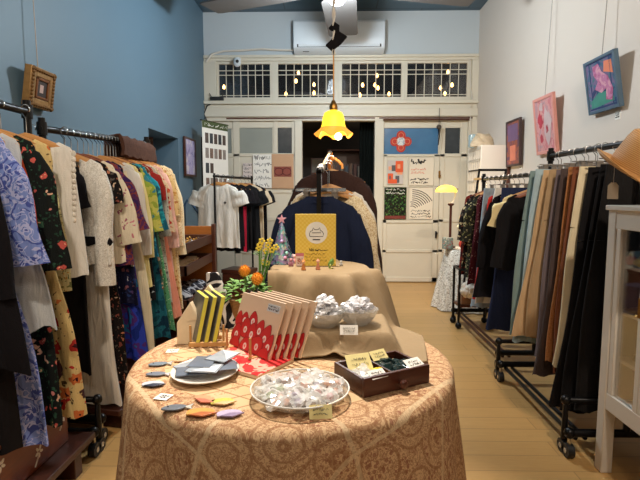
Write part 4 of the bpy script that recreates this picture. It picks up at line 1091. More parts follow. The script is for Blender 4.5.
for i in range(3):
    for j in range(9):
        k = (i + j) % 3 == 0
        src = r1 if k else r0
        loc = (-1.25 + .17 - i * .075, 3.62 + .3 - j * .075, .857)
        lab = ('silver coloured ring standing in the upper jewellery tray', 'gold coloured ring standing in the upper jewellery tray')[0 if k else 1]
        gp = 'silver coloured rings in the upper tray' if k else 'gold coloured rings in the upper tray'
        if first[k]: src.location = loc; tag(src, lab, 'ring', gp); first[k] = False; src.rotation_euler = (0, 0, .4)
        else: dup(src, loc, (0, 0, rnd.uniform(-.6, .6)), lab, gp, 1.0)
pk0 = None
for j in range(12):
    loc = (-1.25 + .12 - (j % 2) * .16 + rnd.uniform(-.02, .02), 3.62 + .28 - (j // 2) * .105, .702)
    if pk0 is None:
        m = MB().box((0, 0, .012), (.11, .085, .004), (.12, .05, 0)).box((.005, 0, .02), (.085, .06, .012), (.1, .0, .3))
        pk0 = tag(m.build('jewellery_card', plain('pale jewellery card', S(226, 206, 176), .6, 0, .3, 40), None, loc=loc, bevel=.001), 'pale jewellery card lying in the middle tray of the wooden display case', 'card', 'jewellery cards in the middle tray')
    else: dup(pk0, loc, (0, 0, rnd.uniform(-.5, .5)), 'pale jewellery card lying in the middle tray of the wooden display case', 'jewellery cards in the middle tray')
bs0 = None
for j in range(4):
    loc = (-1.08 - .02 * (j % 2), 3.4 + j * .15, .457)
    m = 'dark striped pouch lying in the lowest tray of the wooden display case'
    if bs0 is None:
        q = MB().ball((0, 0, .05), .09, 14, 8, (1, 1.0, .5))
        bs0 = tag(q.build('pouch', scroll('dark striped cloth', S(52, 52, 60), S(170, 170, 176), 14, .06, .6), None, loc=loc), m, 'pouch', 'pouches in the lowest tray')
    else: dup(bs0, loc, (0, 0, j * .9), m, 'pouches in the lowest tray')

# ================================================================= RIGHT BACK CORNER
pc = at(479, 145, Y=5.4)
sx0 = pc.x
sh_ = thing('display_stand', 'tall white perforated display stand in the back right corner', 'display stand', ((sx0 + XR) / 2, 5.65, 0))
w2 = (XR - .05 - sx0) / 2; ht = pc.z
MB().b2(-w2, w2, -.25, -.22, 0, ht).b2(-w2, w2, .22, .25, 0, ht).b2(-w2, w2, -.22, .22, ht - .02, ht).b2(w2 - .015, w2, -.22, .22, 0, ht).build('carcass', M['white_paint'], sh_, bevel=.004)
MB().b2(w2 - .012, w2 + .018, -.285, -.25, 0, ht + .01).build('dark_edge', M['dark_wood'], sh_)
g = MB()
for k in range(15): g.b2(-w2, -w2 + .012, -.22, .22, ht - .045 - k * .12, ht - .02 - k * .12)
for k in range(7): g.b2(-w2, -w2 + .012, -.22 + k * .0695, -.197 + k * .0695, 0, ht - .02)
g.build('perforated_front', M['white_paint'], sh_, smooth=False)
for k in range(5): MB().b2(-w2, w2 - .02, -.22, .22, .18 + k * .33, .195 + k * .33).build('shelf', M['white_paint'], sh_, smooth=False)
bg = at(484, 139, Y=5.55)
rings = []
for k in range(7):
    f = k / 6
    rings.append([((.13 - .05 * f) * math.cos(a) + .022 * math.sin(3 * a + 5 * f), (.08 - .03 * f) * math.sin(a) + .015 * math.sin(4 * a + k), .13 * f + .02 * f * math.sin(3 * a + 2)) for a in [2 * PI * j / 20 for j in range(20)]])
tag(MB().loft(rings).build('paper_bag', plain('crumpled beige paper', S(170, 154, 130), .8, 0, .35, 20, .5, 40), None, loc=(bg.x, 5.6, ht)), 'crumpled beige bag on top of the white perforated stand', 'bag')
bg2 = at(476, 138, Y=5.7)
tag(MB().b2(-.07, .07, -.05, .05, 0, .15).build('plastic_box', pane('pale blue plastic', (.8, .9, .95, 1), .1, .2, .4, S(180, 205, 215)), None, loc=(bg2.x, 5.72, ht), bevel=.01), 'pale blue clear plastic box on top of the white perforated stand', 'box')
# trinkets on the stand
tc = [S(60, 44, 40), S(160, 70, 60), S(120, 110, 90), S(40, 60, 70)]
tm = [plain('trinket enamel %d' % i, c, .4) for i, c in enumerate(tc)]
names_ = ['brown', 'brick red', 'khaki', 'dark blue']
for lv in range(4):
    for k in range(4):
        b = MB().lathe([(.012, 0), (.03, .005), (.034, .06), (.02, .1), (.012, .14), (.016, .15)], n=12)
        tag(b.build('trinket_jar', tm[k], None, loc=((sx0 + XR) / 2 - w2 + .07, 5.65 - .15 + k * .1, .195 + (lv + 1) * .33 if lv < 4 else 0)), 'small %s jar on a shelf of the white perforated stand' % names_[k], 'jar', '%s jars on the perforated stand' % names_[k])

# ladder shelf in front of it
ld = thing('ladder_shelf', 'black leaning ladder shelf with a pale wood tread before the white perforated stand', 'shelf', (at(475, 200, Y=5.0).x + .1, 4.85, 0))
lx = ld.location.x
for sx in (0, .26):
    p0 = at(464, 250, Y=4.8); p1 = at(479.5, 169, Y=4.8)
    a, b = Vector((p0.x - lx + sx, -.05, 0)), Vector((p1.x - lx + sx, -.05, p1.z))
    a = a + (a - b) * 0; a.x = p0.x - lx + sx - (p1.x - p0.x) * p0.z / (p1.z - p0.z) * .25
    MB().tube([a, b], .012, 8).build('rail', M['black_metal'], ld)
p1 = at(479.5, 170, Y=4.8)
MB().tube([(p1.x - lx, -.05, p1.z), (p1.x - lx + .26, -.05, p1.z)], .012, 8).build('top_rung', M['black_metal'], ld)
p2 = at(478, 178, Y=4.8)
MB().b2(p2.x - lx - .02, p2.x - lx + .26, -.13, .03, p2.z - .02, p2.z).build('tread', M['pale_wood'], ld, bevel=.003)
p3 = at(470, 211, Y=4.8)
MB().b2(p3.x - lx - .06, p3.x - lx + .26, -.15, .05, p3.z - .02, p3.z).build('tread', M['pale_wood'], ld, bevel=.003)

# lace covered table with lamp
LT = Vector((1.45, 5.2, 0)); LZ = at(455, 249, Y=5.1).z; LR = .20
N = 90; rings = []; uvs = []
prof = [(0.001, 0), (.1, 0), (.2, 0), (LR - .015, 0), (LR, -.01)] + [(LR + .012 * k, -.02 - (LZ - .03) * k / 9) for k in range(1, 10)]
for k, (r_, z) in enumerate(prof):
    f = max(0, (k - 4) / 9)
    rings.append([((r_ + .022 * f * math.sin(9 * a) + .012 * f * math.sin(15 * a + 1)) * math.cos(a), (r_ + .022 * f * math.sin(9 * a) + .012 * f * math.sin(15 * a + 1)) * math.sin(a), LZ + z) for a in [2 * PI * j / N for j in range(N)]])
tag(MB().loft(rings, True, False).build('tablecloth', scroll('white lace cloth', S(222, 214, 200), S(176, 166, 150), 22, .09, 1.2, S(240, 236, 226)), None, loc=LT, ang=1.3), 'white lace cloth draped over the small round table at the back right', 'tablecloth')
lm = thing('desk_lamp', "yellow glass shaded lamp on a dark post beside the back right door", 'lamp', (at(450, 240, Y=5.25).x, 5.25, LZ))
lz = lambda py: at(450, py, Y=5.25).z - LZ
lxx = lambda px: at(px, 200, Y=5.25).x - lm.location.x
MB().lathe([(.06, .0), (.06, .012), (.014, .03), (.014, lz(206)), (.034, lz(205)), (.034, lz(203.5)), (.01, lz(203))], n=14).build('post', M['dark_wood'], lm)
MB().tube([(0, 0, lz(204)), (lxx(453), 0, lz(202)), (lxx(455), 0, lz(198)), (lxx(455.5), 0, lz(193)), (lxx(452), 0, lz(189))], .008, 8).build('gooseneck', M['white_paint'], lm)
rings = []
for k in range(9):
    f = k / 8; r_ = math.cos(f * PI / 2 * .97)
    rings.append([(lxx(446) + .118 * r_ * math.cos(a), .06 * r_ * math.sin(a), lz(192) + .075 * math.sin(f * PI / 2)) for a in [2 * PI * j / 28 for j in range(28)]])
MB().loft(rings, False, True).build('lamp_shade', glow('glowing lamp glass', S(255, 222, 60), 1.5, S(250, 210, 90)), lm)
MB().tube([(lxx(435), 0, lz(189)), (lxx(458), 0, lz(189))], .005, 6).build('shade_bar', M['brass'], lm)
tb = at(448, 244, Y=5.1)
b = tag(MB().b2(-.05, .05, -.04, .04, 0, .12).build('tin_box', floral('floral tin print', S(150, 160, 150), [S(190, 90, 80), S(220, 210, 190), S(90, 120, 100)], 40, .4), None, loc=(tb.x, 5.12, LZ), bevel=.006), 'small floral printed box on the white lace table', 'box')
rp_ = at(464, 252, Y=5.1)
b = thing('pouch', 'small red pouch on the edge of the white lace table', 'pouch', (rp_.x, 5.12, LZ))
MB().ball((0, 0, .05), .055, 14, 9, (1, .7, .9)).build('body', plain('coral red cloth', S(196, 70, 50), .9), b)
MB().tube([(.02, -.03, .08), (.03, -.05, .02)], .006, 5).build('cord', M['cream_card'], b)
vz = thing('vase', 'slim dark vase on the white lace table', 'vase', (at(464, 240, Y=5.28).x, 5.28, LZ))
MB().lathe([(.03, 0), (.045, .04), (.03, .12), (.02, .16), (.025, .17)], n=14).build('body', plain('dark glaze', S(50, 44, 44), .3), vz)
fb = thing('flower_bunch', 'cream flower bunch standing in the slim dark vase', 'flowers', (vz.location.x, 5.28, LZ + .15))
petal = plain('cream petals', S(236, 226, 190), .8); leafm = plain('green leaves', S(74, 110, 60), .7, 0, .3)
for k in range(9):
    a = k * 2.4; r_ = .03 + .012 * k ** .6
    p = Vector((r_ * math.cos(a), r_ * math.sin(a) * .8, .07 + .03 * ((k * 7) % 4)))
    MB().ball(p, .028, 9, 6).build('flower', petal, fb)
    MB().tube([(0, 0, 0), p * .5 + Vector((0, 0, .01)), p], .003, 4).build('stem', leafm, fb)
pm = at(463, 286, Y=4.55)
bk = thing('bag_stand', 'low black frame holding bags beside the far right rack', 'stand', (1.24, 4.48, 0))
z1 = at(458, 268, Y=4.48).z
for xx in (-.05, .25):
    for yy in (-.1, .1): MB().tube([(xx, yy, .05), (xx, yy, z1)], .012, 8).ball((xx, yy, .03), .03).build('leg', M['black_metal'], bk)
MB().tube([(-.05, -.1, z1), (.25, -.1, z1), (.25, .1, z1), (-.05, .1, z1), (-.05, -.1, z1)], .012, 8).build('top_frame', M['black_metal'], bk)
MB().b2(-.05, .25, -.1, .1, .2, .22).build('shelf', M['dark_wood'], bk)
m = MB()
for k in range(60):
    v = Vector((rnd.gauss(0, 1), rnd.gauss(0, 1), rnd.gauss(0, 1))).normalized() * .052
    m.ball(tuple(v + Vector((0, 0, .075))), .03, 7, 5)
tag(m.build('fluffy_bag', plain('white fluff', S(232, 222, 208), .95, 0, .1, 60, .8, 120), None, loc=(pm.x, 4.36, pm.z - .075)), 'white fluffy round bag hanging on the low black frame', 'bag')
bx_ = thing('carton', 'small brown box on the shelf of the low black frame', 'box', (1.32, 4.48, .22))
MB().b2(-.1, .1, -.08, .08, 0, .16).build('body', plain('brown carton', S(146, 104, 72), .8), bx_, bevel=.004)
MB().b2(-.02, .02, -.082, .082, .0, .162).build('tape', plain('pale tape', S(190, 160, 120), .5), bx_)
bd = thing('handbag', 'dark teal bag lying on top of the low black frame', 'bag', (1.34, 4.48, z1 + .012))
MB().ball((0, 0, .06), .1, 14, 8, (1.1, .8, .6)).build('body', fabric('dark teal cloth', S(36, 52, 54)), bd)
MB().tube([(-.06, 0, .1), (-.04, 0, .17), (.04, 0, .17), (.06, 0, .1)], .008, 6).build('handle', M['black_fabric'], bd)

# white cabinet at the right
CX, CY1, CZ = 1.215, 2.125, 1.198
cb = thing('display_cabinet', 'white wooden display cabinet with glass panes at the right edge', 'cabinet', (CX + .2, 1.65, 0))
ox, oy = CX + .2, 1.65
def cbx(x0, x1, y0, y1, z0, z1, mb=None): return (mb or MB()).b2(x0 - ox, x1 - ox, y0 - oy, y1 - oy, z0, z1)
for (x, y) in ((CX, CY1 - .055), (CX, 1.0), (CX + .36, CY1 - .055), (CX + .36, 1.0)):
    cbx(x, x + .05, y, y + .055, 0, CZ - .02).build('leg', M['white_paint'], cb, bevel=.004)
for a_, b_ in ((CZ - .1, CZ - .02), (.30, .375)): cbx(CX + .003, CX + .035, 1.05, CY1 - .05, a_, b_).build('side_rail', M['white_paint'], cb, bevel=.003)
cbx(CX - .01, CX + .42, .98, CY1 + .01, CZ - .022, CZ).build('top', M['white_paint'], cb, bevel=.004)
cbx(CX + .01, CX + .40, 1.0, CY1 - .01, .31, .33).build('bottom', M['white_paint'], cb, smooth=False)
dk = plain('dark cabinet backing', S(30, 28, 28), .6)
cbx(CX + .385, CX + .40, 1.0, CY1 - .01, .33, CZ - .02).build('back_panel', dk, cb, smooth=False)
cbx(CX + .035, CX + .38, CY1 - .03, CY1 - .012, .33, CZ - .02).build('end_panel', dk, cb, smooth=False)
for k, (y0, y1) in enumerate(((1.86, CY1 - .06), (1.05, 1.86))):
    d = MB()
    cbx(CX + .004, CX + .03, y1 - .03, y1, .375, CZ - .1, d); cbx(CX + .004, CX + .03, y0, y0 + .03, .375, CZ - .1, d)
    d = d.build('door', M['white_paint'], cb, bevel=.003)
    cbx(CX + .014, CX + .019, y0 + .03, y1 - .03, .375, CZ - .1).build('door_glass', M['clear'], d, smooth=False)
    cbx(CX - .004, CX + .004, (y0 + .006), (y0 + .022), .76, .84).build('door_handle', M['brass'], d)
for z in (.93, .73, .52): cbx(CX + .04, CX + .38, 1.02, CY1 - .04, z, z + .014).build('shelf', M['white_paint'], cb, smooth=False)
e1 = at(625, 262, X=CX + .09)
b = thing('ornament', 'small red round ornament on the upper cabinet shelf', 'ornament', (CX + .055, 2.045, .944))
MB().ball((0, 0, .022), .024, 12, 8, (1, 1, .9)).build('body', plain('tomato red lacquer', S(206, 60, 44), .3), b)
MB().ball((0, 0, .046), .007, 8, 5).build('knob', M['gold'], b)
b = thing('ornament', 'small yellow round ornament on the upper cabinet shelf', 'ornament', (CX + .06, 1.985, .944))
MB().ball((0, 0, .02), .026, 12, 8, (1, 1, .75)).build('body', plain('yellow lacquer', S(226, 186, 70), .3), b)
MB().ball((0, 0, .041), .007, 8, 5).build('knob', M['gold'], b)
for k in range(6):
    y = 2.0 - k * .06
    m = MB()
    for q in range(3):
        m.tube([(.02 * math.cos(a) + .02 * q, .03 * math.sin(a), .008 + .004 * math.sin(3 * a + q)) for a in [2 * PI * j / 16 for j in range(17)]], .006, 6)
    tag(m.build('bracelet', M['gold'], None, loc=(CX + .07 + .05 * (k % 2), y + .03, .744), rot=(0, 0, k)), 'gold bracelet lying on the middle cabinet shelf', 'bracelet', 'gold bracelets in the cabinet')
for k in range(3):
    m = MB().b2(-.06, .06, -.04, .04, 0, .03 + .01 * k)
    tag(m.build('jewellery_box', plain('black card box', S(36, 34, 36), .5), None, loc=(CX + .14, 2.0 - k * .12, .534), rot=(0, 0, .15 * k), bevel=.003), 'black flat box on the lowest cabinet shelf', 'box', 'black flat boxes in the cabinet')
tag(MB().b2(-.1, .1, -.14, .14, 0, .09).build('storage_box', plain('kraft carton', S(150, 116, 76), .8), None, loc=(CX + .22, 1.9, .33), bevel=.004), 'brown carton on the cabinet floor behind the glass', 'box')
tag(MB().lathe([(.028, 0), (.045, .012), (.05, .05), (.046, .05), (.04, .014)], n=18).build('small_bowl', M['ac_white'], None, loc=(CX + .09, 1.93, .33)), 'small white bowl on the cabinet floor', 'bowl')
tt_ = tag(MB().b2(-.12, .12, -.16, .16, 0, .012).build('tray', M['pale_wood'], None, loc=(CX + .28, 1.78, CZ), bevel=.003), 'flat pale wooden tray on top of the white cabinet', 'tray')
for k in range(4):
    tag(MB().b2(-.045, .045, -.03, .03, 0, .02).build('card_pack', plain('pinkish card', S(206, 170, 156), .7), None, loc=(CX + .22, 1.9 - .07 * k, CZ + .012), rot=(0, 0, .1 * k), bevel=.002), 'small pinkish card pack on the pale wooden tray', 'card pack', 'card packs on the tray')
# straw hat on a stand
hx, hy, hz_ = 1.178, 1.86, 1.345
hs = thing('hat_stand', 'slim black hat stand on top of the white cabinet under the straw hat', 'hat stand', (hx + .09, hy, CZ))
MB().lathe([(.06, 0), (.06, .008), (.01, .014), (.008, hz_ - CZ - .0)], n=14).build('post', M['black_metal'], hs)
MB().ball((0, 0, hz_ - CZ - .01), .03, 10, 7).build('head', M['black_metal'], hs)
straw = NT('woven straw'); v_ = straw.coord()
gz = straw.node('ShaderNodeTexWave', {'Vector': v_, 'Scale': 60.0, 'Distortion': 2.0, 'Detail': 2.0}, bands_direction='Z')
c_ = straw.mix(gz.outputs['Fac'], S(132, 92, 50), S(186, 142, 84))
nn = straw.noise(v_, 12, 3); c_ = straw.mix(straw.math('MULTIPLY', nn, .5), c_, S(186, 132, 70))
straw.set(c_, .6, 0, gz.outputs['Fac'], .5); 
hat = thing('straw_hat', 'brown woven straw trilby hat with a hanging tag above the white cabinet', 'hat', (hx, hy, hz_))
hat.rotation_euler = (math.radians(24), math.radians(17), 0); hat.scale = (1.18,) * 3
def hring(r_, z, dent=0, up=0):
    out = []
    for a in [2 * PI * j / 60 for j in range(60)]:
        x, y = r_ * .92 * math.cos(a), r_ * 1.06 * math.sin(a)
        zz = z + up * (abs(math.cos(a)) ** 2) - up * .35 * math.sin(a) ** 2
        if dent: zz -= dent * math.exp(-(x / .03) ** 2)
        out.append((x, y, zz))
    return out
MB().loft([hring(.098, -.012), hring(.096, .03), hring(.09, .075), hring(.082, .098, .012), hring(.066, .108, .024), hring(.04, .108, .034), hring(.01, .106, .036)], False, True).build('crown', straw.m, hat)
MB().loft([hring(.094, -.014), hring(.115, -.016, 0, .002), hring(.135, -.017, 0, .008), hring(.15, -.015, 0, .018), hring(.151, -.011, 0, .02), hring(.135, -.012, 0, .01), hring(.115, -.011, 0, .004), hring(.096, -.009)], False, False).build('brim', straw.m, hat)
MB().loft([hring(.0995, -.008), hring(.0985, .022), hring(.0968, .022), hring(.0975, -.008)], False, False).build('band', straw.m, hat)
tp = at(613, 181, Y=hy - .02); tp2 = at(613, 191, Y=hy - .02)
tg = thing('price_tag', 'small pale paper tag hanging under the brim of the straw hat', 'tag', (tp2.x, hy - .02, tp2.z))
MB().prism([(-.018, -.03), (.018, -.03), (.018, .02), (.008, .032), (-.008, .032), (-.018, .02)], (0, 0, 0), (.9, -.4, 0), (0, 0, 1), (.0008, .0018, 0)).build('card', plain('tag card', S(190, 176, 156), .8), tg)
MB().tube([(0, 0, .028), (.012, .02, .1)], .0012, 4).build('string', M['white_paint'], tg)

# ================================================================= MAIN TABLE
TX, TY, TR_, TZ = -.12, 1.53, .505, .72
def cloth_pattern():
    t = NT('ochre jacquard cloth')
    uv = t.node('ShaderNodeTexCoord').outputs['UV']
    mp = t.node('ShaderNodeMapping', {'Vector': uv}).outputs[0]
    sep = t.node('ShaderNodeSeparateXYZ', {0: mp})
    x, y = sep.outputs[0], sep.outputs[1]
    base = t.mix(t.noise(mp, 5, 2), S(204, 170, 128), S(222, 190, 150))
    brown, cream, rust = S(150, 106, 72), S(226, 204, 166), S(142, 88, 68)
    # diamond lattice in the middle
    def lines(e, freq, w):
        f = t.math('FRACT', t.math('MULTIPLY', e, freq))
        return t.math('LESS_THAN', t.math('ABSOLUTE', t.math('SUBTRACT', f, .5)), w)
    d1 = t.math('ADD', t.math('MULTIPLY', x, .62), y); d2 = t.math('SUBTRACT', t.math('MULTIPLY', x, .62), y)
    lat = t.math('MAXIMUM', lines(d1, 14, .045), lines(d2, 14, .045))
    n = t.noise(mp, 62, 1, 1.8)
    scr = t.math('LESS_THAN', t.math('ABSOLUTE', t.math('SUBTRACT', n, .5)), .055)
    n2 = t.noise(mp, 90, 1, 1.2)
    scr2 = t.math('GREATER_THAN', n2, .60)
    n3 = t.noise(mp, 4.5, 2)
    # medallions
    vo = t.vor(mp, 7.0, .35)
    ringm = t.math('LESS_THAN', t.math('ABSOLUTE', t.math('SUBTRACT', t.math('FRACT', t.math('MULTIPLY', vo.outputs['Distance'], 4.6)), .5)), .12)
    flower = t.math('LESS_THAN', t.vor(mp, 60).outputs['Distance'], .32)
    r = t.math('SQRT', t.math('ADD', t.math('MULTIPLY', x, x), t.math('MULTIPLY', y, y)))
    inner = t.math('LESS_THAN', r, .40)
    band = t.math('MAXIMUM', lines(t.math('ADD', t.math('MULTIPLY', x, .8), t.math('MULTIPLY', y, .6)), 3.1, .02), lines(t.math('SUBTRACT', t.math('MULTIPLY', x, .8), t.math('MULTIPLY', y, .6)), 3.1, .02))
    ci = t.mix(t.math('MULTIPLY', lat, .75), base, brown)
    ci = t.mix(t.math('MULTIPLY', t.math('MULTIPLY', scr, t.math('GREATER_THAN', n3, .52)), .55), ci, brown)
    co = t.mix(t.math('MULTIPLY', scr, .7), t.mix(.25, base, S(196, 150, 112)), brown)
    co = t.mix(t.math('MULTIPLY', scr2, .4), co, rust)
    co = t.mix(t.math('MULTIPLY', t.math('MULTIPLY', flower, t.math('GREATER_THAN', n3, .5)), .7), co, rust)
    co = t.mix(t.math('MULTIPLY', ringm, .6), co, brown)
    co = t.mix(t.math('MULTIPLY', band, .45), co, cream)
    col = t.mix(inner, co, ci)
    return t.set(col, .85, 0, t.noise(mp, 260, 1), .15, .2)
N = 220; rings = []; uvl = []
def fold(a, f):
    s = .5 + .5 * math.sin(7 * a + .6) ; s2 = math.sin(13 * a + 2.0)
    return f * (.075 * (s - .35) + .018 * s2)
prof = [(.002, 0), (.12, 0), (.24, 0), (.34, 0), (.42, 0), (.47, 0), (.49, -.002), (.503, -.009), (.511, -.022)]
arc = [p[0] for p in prof]
for k in range(1, 15):
    prof.append((.512 + .004 * k, -.022 - .672 * k / 14)); arc.append(.53 + .672 * k / 14)
for (r_, z), s in zip(prof, arc):
    f = max(0, (-z - .01) / .69) ** .8
    for j in range(1): pass
    ring = []
    for j in range(N):
        a = 2 * PI * j / N; rr = r_ + fold(a, f)
        ring.append((rr * math.cos(a), rr * math.sin(a), TZ + z)); uvl.append((s * math.cos(a), s * math.sin(a)))
    rings.append(ring)
tag(MB().loft(rings, True, False).build('tablecloth', cloth_pattern(), None, loc=(TX, TY, 0), uv=uvl, ang=1.4), 'ochre patterned cloth draped over the large round table in front', 'tablecloth')

# tan cloth over the raised stand
SX, SY, SR, SZ = -.045, 2.055, .2, .932
def sstep(a, b, x): 
    t = min(1, max(0, (x - a) / (b - a))); return t * t * (3 - 2 * t)
def drape(x, y):
    dx, dy = x - SX, y - SY; d = math.hypot(dx, dy); a = math.atan2(dy, dx)
    base = TZ + .007
    dt = math.hypot(x - TX, y - TY)
    if dt > TR_ - .005: base -= min(.55, 1.5 * (dt - TR_ + .005))
    right = max(0, math.cos(a + .5)) 
    run = .045 + .11 * right ** 1.5
    rip = .034 * math.sin(8 * a + .8) + .016 * math.sin(13 * a + 1)
    s = sstep(0, run + .03, d - SR - .002 + rip * sstep(0, .06, d - SR))
    h = SZ - (SZ - base) * s
    h += .03 * math.sin(9 * a + .4) * (4 * s * (1 - s)) * (1 if dy < .1 else .3)
    # low step the bowls stand on
    bx_, by_ = abs(x - .04) - .14, abs(y - 1.66) - .11
    q = max(bx_, by_)
    h = max(h, base + .066 * (1 - sstep(0, .05, q + .012 * math.sin(22 * x))))
    # loose folds on the table
    if s > .6: h += .008 * (s - .6) * (1 + math.sin(26 * x + 9 * y)) * (1 - (1 - sstep(0, .05, q))) + .012 * math.exp(-((x - .02 - .4 * (y - 1.5)) / .02) ** 2) * (1 if q > .02 else 0) * (1 - sstep(1.6, 1.75, y))
    return h
nx, ny = 130, 150; top = []
for i in range(nx + 1):
    for j in range(ny + 1):
        u, v = i / nx, j / ny
        x0 = -.275 + .05 * (1 - v) * math.sin(3 * v); x1 = .30 + .05 * math.sin(v * 3)
        y0 = 1.45 - .0 * u + .06 * (1 - u) * math.sin(u * 5) - .02 * math.sin(u * 9); y1 = 2.33
        x = x0 + (x1 - x0) * u; y = y0 + (y1 - y0) * v
        if v < .3: x = max(x, -.13 - .15 * v / .3 * 1.0 + 0 * x) if x < -.13 - .15 * v / .3 else x
        top.append((x, y, drape(x, y)))
mb = MB(); fs = [(i * (ny + 1) + j, (i + 1) * (ny + 1) + j, (i + 1) * (ny + 1) + j + 1, i * (ny + 1) + j + 1) for i in range(nx) for j in range(ny)]
mb.add(top, fs)
o = mb.build('display_cloth', fabric('tan linen', S(152, 130, 100), .06, .9, 300, .2), None, ang=1.5)
sd_ = o.modifiers.new('thickness', 'SOLIDIFY'); sd_.thickness = .003; sd_.offset = 1
tag(o, 'plain tan cloth draped over the raised round stand behind the table', 'cloth')

# things on the raised stand ------------------------------------------------
def up(px, py): return at(px, py, Z=SZ + .004)
c = up(282, 263)
holo = NT('holographic sequins'); v_ = holo.coord()
vo = holo.vor(v_, 90); sp_ = holo.node('ShaderNodeSeparateColor', {0: vo.outputs['Color']})
holo.set(holo.ramp(sp_.outputs[0], [(0, S(130, 170, 190)), (.25, S(170, 150, 196)), (.5, S(200, 206, 214)), (.7, S(120, 190, 186)), (.85, S(90, 100, 120))], 'CONSTANT'), .25, .7, vo.outputs['Distance'], .4)
cone = thing('sequin_cone', 'sparkling silver cone tree with a pink star on the raised stand', 'ornament', (c.x, c.y, c.z))
ch = at(282, 222, Y=c.y).z - c.z
MB().lathe([(.058, 0), (.057, .006), (.03, ch * .5), (.006, ch)], n=28).build('cone', holo.m, cone)
st = [((.022 if k % 2 == 0 else .009) * math.sin(k * PI / 5), (.022 if k % 2 == 0 else .009) * math.cos(k * PI / 5)) for k in range(10)]
MB().prism(st, (0, .004, ch + .012), (1, 0, 0), (0, 0, 1), (0, -.008, 0)).build('star', plain('pink star', S(232, 170, 190), .5), cone, bevel=.001)
for k, (a, z, col) in enumerate(((-1.2, .03, S(220, 150, 190)), (-1.9, .07, S(230, 170, 200)), (-1.5, .1, S(190, 160, 210)), (-1.0, .05, S(150, 210, 200)))):
    r_ = .058 * (1 - z / ch) + .003
    MB().ball((r_ * math.cos(a), r_ * math.sin(a), z), .0075, 8, 6).build('bauble', plain('bauble %d' % k, col, .3), cone)
# yellow poster
PYv = 2.06
p0 = at(295.5, 267, Y=PYv); p1 = at(336, 214, Y=PYv)
w, h = p1.x - p0.x, p1.z - (SZ + .004)
po = thing('sign_board', 'yellow sign with a white circle standing on the raised stand', 'sign', (p0.x, PYv, SZ + .004))
yel = NT('yellow gingham print'); v_ = yel.coord('Object', (1, 1, 1))
ck = yel.node('ShaderNodeTexChecker', {'Vector': v_, 'Scale': 110.0, 'Color1': S(238, 206, 96), 'Color2': S(232, 194, 74)}).outputs['Color']
yel.set(ck, .5)
MB().b2(0, w, 0, .006, 0, h).build('board', yel.m, po, bevel=.001)
MB().b2(w * .3, w * .7, .006, .05, 0, .006).b2(w * .45, w * .55, .006, .012, 0, h * .6).build('stand', M['clear'], po, smooth=False)
ccx, ccz, cr = w * .52, h * .64, w * .27
MB().prism([(cr * math.cos(a), cr * math.sin(a)) for a in [2 * PI * j / 40 for j in range(40)]], (ccx, 0, ccz), (1, 0, 0), (0, 0, 1), (0, -.001, 0)).build('white_disc', M['paper'], po, smooth=False)
m = MB(); lw = .0013
pot = [(-.6, -.34), (-.64, -.05), (-.5, .16), (-.36, .2), (-.3, .46), (-.14, .28), (.14, .28), (.3, .46), (.36, .2), (.5, .16), (.64, -.05), (.6, -.34), (-.6, -.34)]
m.tube([(ccx + a * cr, -.0014, ccz + b * cr) for a, b in pot], lw, 4).tube([(ccx - .42 * cr, -.0014, ccz - .0 * cr), (ccx + .42 * cr, -.0014, ccz - .0 * cr)], lw, 4)
m.tube([(ccx - .34 * cr, -.0014, ccz - .62 * cr), (ccx + .34 * cr, -.0014, ccz - .62 * cr)], .0024, 5)
m.build('line_drawing', M['ink'], po)
m = MB()
strokes(m, (w * .3, -.0002, h * .28), (1, 0, 0), (0, 0, 1), (0, -1, 0), w * .5, h * .07, 1, 41, .0012)
m.build('heading_lettering', M['ink'], po)
m = MB()
strokes(m, (w * .2, -.0002, h * .08), (1, 0, 0), (0, 0, 1), (0, -1, 0), w * .6, h * .18, 3, 43, .001)
m.build('lettering', plain('brown lettering', S(120, 84, 30), .8), po)
